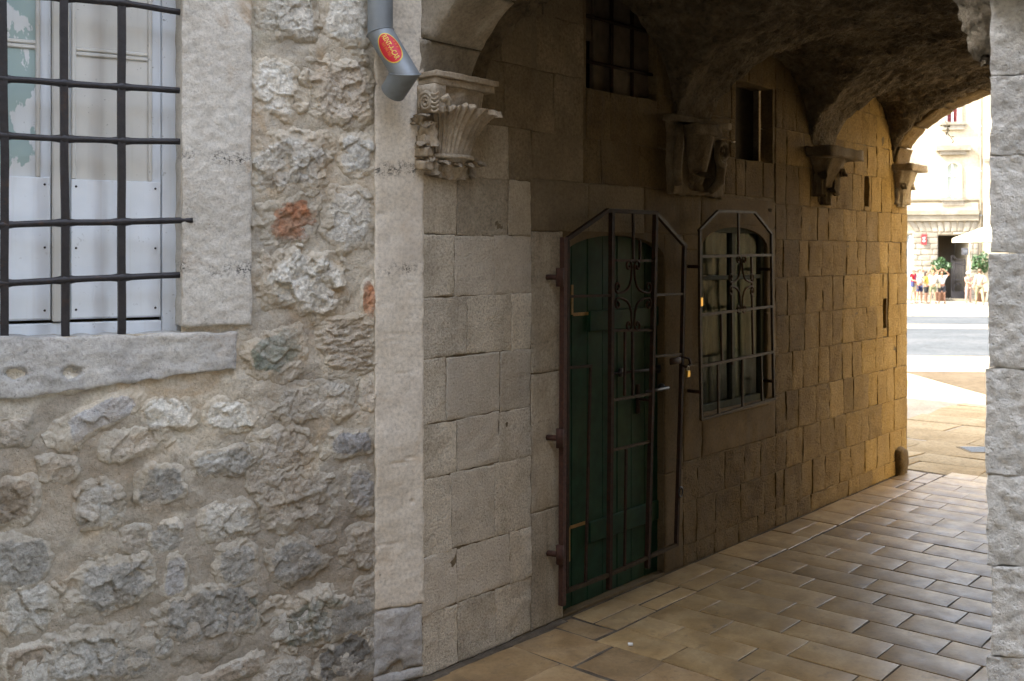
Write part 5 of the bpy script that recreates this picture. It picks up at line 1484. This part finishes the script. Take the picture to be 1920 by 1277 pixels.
def person(label, px, Y, h, face, shirt, legs, hair, arms, hat=None, shorts=True, longsleeve=False, skin='skin', stance=.10, lean=0, hairlen=0, bag=None, stride=0., sitting=False):
    x = (px - 960) / 1920 * Y; z = gz(x, Y) - .014
    k = h / 1.72
    fr = Matrix.Translation((x, Y, z)) @ Matrix.Rotation(face, 4, 'Z') @ Matrix.Scale(k, 4)
    t = Thing('person', label, 'person', fr, (0, 0, 0), group=None)
    hipz = .93 if not sitting else .45
    N = {}; E = []
    def add(n, p, r, par=None):
        N[n] = (tuple(p), r)
        if par: E.append((par, n))
    dz = hipz - .93
    add('pelvis', (0, 0, .96 + dz), (.125, .10)); add('waist', (0, lean * .3, 1.12 + dz), (.115, .088), 'pelvis'); add('chest', (0, lean * .7, 1.32 + dz), (.135, .10), 'waist')
    add('neck0', (0, lean, 1.455 + dz), (.065, .06), 'chest'); add('neck', (0, lean - .01, 1.50 + dz), .052, 'neck0'); add('jaw', (0, lean - .03, 1.565 + dz), (.062, .072), 'neck')
    add('head', (0, lean - .02, 1.63 + dz), (.076, .09), 'jaw'); add('crown', (0, lean - .01, 1.695 + dz), (.055, .065), 'head'); add('nose', (0, lean - .115, 1.60 + dz), .014, 'head')
    for sx, sd in ((1, 'r'), (-1, 'l')):
        add('hip' + sd, (sx * .085, 0, .88 + dz), .085, 'pelvis')
        if sitting:
            add('knee' + sd, (sx * .11, -.42, .46), .06, 'hip' + sd); add('calf' + sd, (sx * .11, -.43, .30), .056, 'knee' + sd); add('ankle' + sd, (sx * .11, -.42, .09), .038, 'calf' + sd)
            add('toe' + sd, (sx * .12, -.56, .035), .034, 'ankle' + sd)
        else:
            st_ = stride * sx
            add('thigh' + sd, (sx * (.085 + stance * .2), -st_ * .4, .70), .077, 'hip' + sd); add('knee' + sd, (sx * (.08 + stance * .35), -st_ - .015, .50), .055, 'thigh' + sd)
            add('calf' + sd, (sx * (.08 + stance * .45), -st_ * 1.2 + .02, .34), .056, 'knee' + sd); add('ankle' + sd, (sx * (.08 + stance * .6), -st_ * 1.5 + .02, .09), .036, 'calf' + sd)
            add('toe' + sd, (sx * (.09 + stance * .7), -st_ * 1.5 - .13, .035), .034, 'ankle' + sd)
        sh = np.array((sx * .175, lean * .9, 1.41 + dz))
        el, wr_, tip = [np.array(q) * np.array([sx, 1, 1]) + np.array([0, lean, dz]) for q in arms[sd]]
        add('sh' + sd, sh, .056, 'chest'); add('el' + sd, el, .042, 'sh' + sd); add('wr' + sd, wr_, .028, 'el' + sd)
        pal = wr_ + (tip - wr_) * .5; add('palm' + sd, pal, (.036, .02), 'wr' + sd)
        dr = (tip - wr_); dr = dr / np.linalg.norm(dr); sdw = np.cross(dr, [0, 1, .2]); sdw /= np.linalg.norm(sdw)
        for q, (o_, l_) in enumerate(((-.030, .075), (-.010, .088), (.010, .085), (.029, .066))):
            add(f'finger{q}{sd}', pal + sdw * o_ + dr * (.035 + l_), .009, 'palm' + sd)
        add('thumb' + sd, pal + sdw * -.055 + dr * .03 + np.array([0, -.02, 0]), .011, 'palm' + sd)
    body = t.part('body', skinned('body', N, E), M[skin])
    def grow_(keys, edges, f):
        return {q: (N[q][0], (N[q][1] * f if np.isscalar(N[q][1]) else tuple(r * f for r in N[q][1]))) for q in keys}, edges
    def lerp(a, b, f): return tuple(np.array(N[a][0]) * (1 - f) + np.array(N[b][0]) * f)
    S_ = {'pelvis': (N['pelvis'][0], (.145, .12)), 'waist': (N['waist'][0], (.135, .112)), 'chest': (N['chest'][0], (.155, .122)), 'neck0': ((0, lean, 1.445 + dz), .075)}
    SE = [('pelvis', 'waist'), ('waist', 'chest'), ('chest', 'neck0')]
    for sd in 'rl':
        S_['sh' + sd] = (N['sh' + sd][0], .074); S_['sl' + sd] = (lerp('sh' + sd, 'el' + sd, .55 if not longsleeve else 1.), .060); SE += [('chest', 'sh' + sd), ('sh' + sd, 'sl' + sd)]
        if longsleeve: S_['cf' + sd] = (lerp('el' + sd, 'wr' + sd, .9), .044); SE += [('sl' + sd, 'cf' + sd)]
    t.part('shirt', skinned('shirt', S_, SE), shirt)
    Q_ = {'pelvis': ((0, 0, .985 + dz), (.138, .112))}; QE = []
    for sd in 'rl':
        Q_['hip' + sd] = (N['hip' + sd][0], .104); QE += [('pelvis', 'hip' + sd)]
        if sitting: Q_['kn' + sd] = (lerp('hip' + sd, 'knee' + sd, .8 if shorts else 1), .078); QE += [('hip' + sd, 'kn' + sd)]
        else: Q_['th' + sd] = (N['thigh' + sd][0], .094); Q_['kn' + sd] = (lerp('thigh' + sd, 'knee' + sd, .8 if shorts else 1.), .076); QE += [('hip' + sd, 'th' + sd), ('th' + sd, 'kn' + sd)]
        if not shorts: Q_['an' + sd] = (lerp('knee' + sd, 'ankle' + sd, .95), .058); QE += [('kn' + sd, 'an' + sd)]
    t.part('shorts' if shorts else 'trousers', skinned('legs', Q_, QE), legs)
    hz = 1.655 + dz
    P, F = subbox(4, 4, 4); c = P - .5; c = c / np.linalg.norm(c, axis=1)[:, None]
    hv = c * np.array([.094, .106, .10]) + np.array([0, lean + .012, hz])
    hv[:, 1] += np.where((c[:, 1] < -.2) & (c[:, 2] < .35), .07, 0)
    if hairlen: hv[:, 2] -= np.where((c[:, 2] < 0) & (c[:, 1] > -.3), hairlen * -c[:, 2], 0)
    t.part('hair', (hv, F), HAIR[hair])
    if hat:
        t.part('hat', lathe([(0, hz + .12), (.06, hz + .115), (.098, hz + .07), (.104, hz + .02), (.155, hz + .012), (.155, hz + .004), (.10, hz + .0)], 14, (0, lean - .01, 0)), CL[hat])
    for sd in 'rl':
        a, b = np.array(N['ankle' + sd][0]), np.array(N['toe' + sd][0])
        t.part('shoe', tube([a + [0, .05, -.05], a + [0, .0, -.04], (a + b) / 2 + [0, 0, -.012], b + [0, -.03, .004]], [.030, .045, .045, .028], 8), M['shoe'])
    if bag:
        b = t.part('shoulder_bag', box(-.20, -.08, -.16, .02, .82, 1.08, .02), CL[bag], smooth=False)
        t.part('bag_strap', tube([(-.14, -.12, 1.08), (.02, -.135, 1.30), (.12, -.02, 1.47), (.02, .12, 1.32), (-.14, .02, 1.08)], .012, 5), CL[bag], b)
    return t
DOWN = ((.23, .03, 1.14), (.24, -.05, .90), (.24, -.08, .74))
HIPS = ((.32, .06, 1.18), (.20, -.10, 1.04), (.14, -.16, .98))
CAMERA = ((.27, -.16, 1.33), (.09, -.24, 1.58), (.03, -.25, 1.70))
UPS = ((.27, -.05, 1.62), (.10, -.08, 1.82), (.05, -.10, 1.95))
HEAD = ((.36, -.02, 1.52), (.16, -.08, 1.70), (.06, -.07, 1.78))
FRONT = ((.22, -.10, 1.16), (.10, -.26, 1.12), (.02, -.30, 1.10))
YP = 51.5
person('person with white cap and red shirt over cream shorts, leftmost of the group', 1712, YP - .4, 1.76, .5, CL['red'], CL['cream'], 'grey', {'r': DOWN, 'l': FRONT}, 'white', stance=.12, bag='navy')
person('person in white shirt and navy shorts holding hands to the face', 1724, YP + .3, 1.70, .3, CL['white'], CL['navy'], 'brown', {'r': CAMERA, 'l': CAMERA}, None)
person('person with long dark hair, yellow top and black shorts', 1736.5, YP - .3, 1.60, .9, CL['yellow'], CL['black'], 'dark', {'r': DOWN, 'l': HIPS}, None, hairlen=.16, skin='skin_tan')
person('person in white and yellow top reaching one arm high overhead', 1749, YP + .1, 1.66, -.2, CL['white'], CL['olive'], 'blond', {'r': UPS, 'l': ((.24, -.05, 1.62), (.12, -.10, 1.84), (.06, -.12, 1.98))}, None, skin='skin')
person('person in black and white top with elbows raised beside the head', 1766, YP + .2, 1.66, -.3, CL['white'], CL['dark'], 'brown', {'r': HEAD, 'l': HEAD}, None, skin='skin_tan', bag='cream')
person('person with pale hat and pink clothes standing by the open gate', 1815.5, YP + 1.6, 1.58, .2, CL['pink'], CL['pink'], 'grey', {'r': FRONT, 'l': FRONT}, 'white', shorts=False)
person('man in pale beige shirt and khaki trousers walking right of the gate', 1837, YP - 1.2, 1.74, 2.9, CL['beige'], CL['khaki'], 'brown', {'r': DOWN, 'l': HIPS}, None, shorts=False, longsleeve=True, stride=.12)
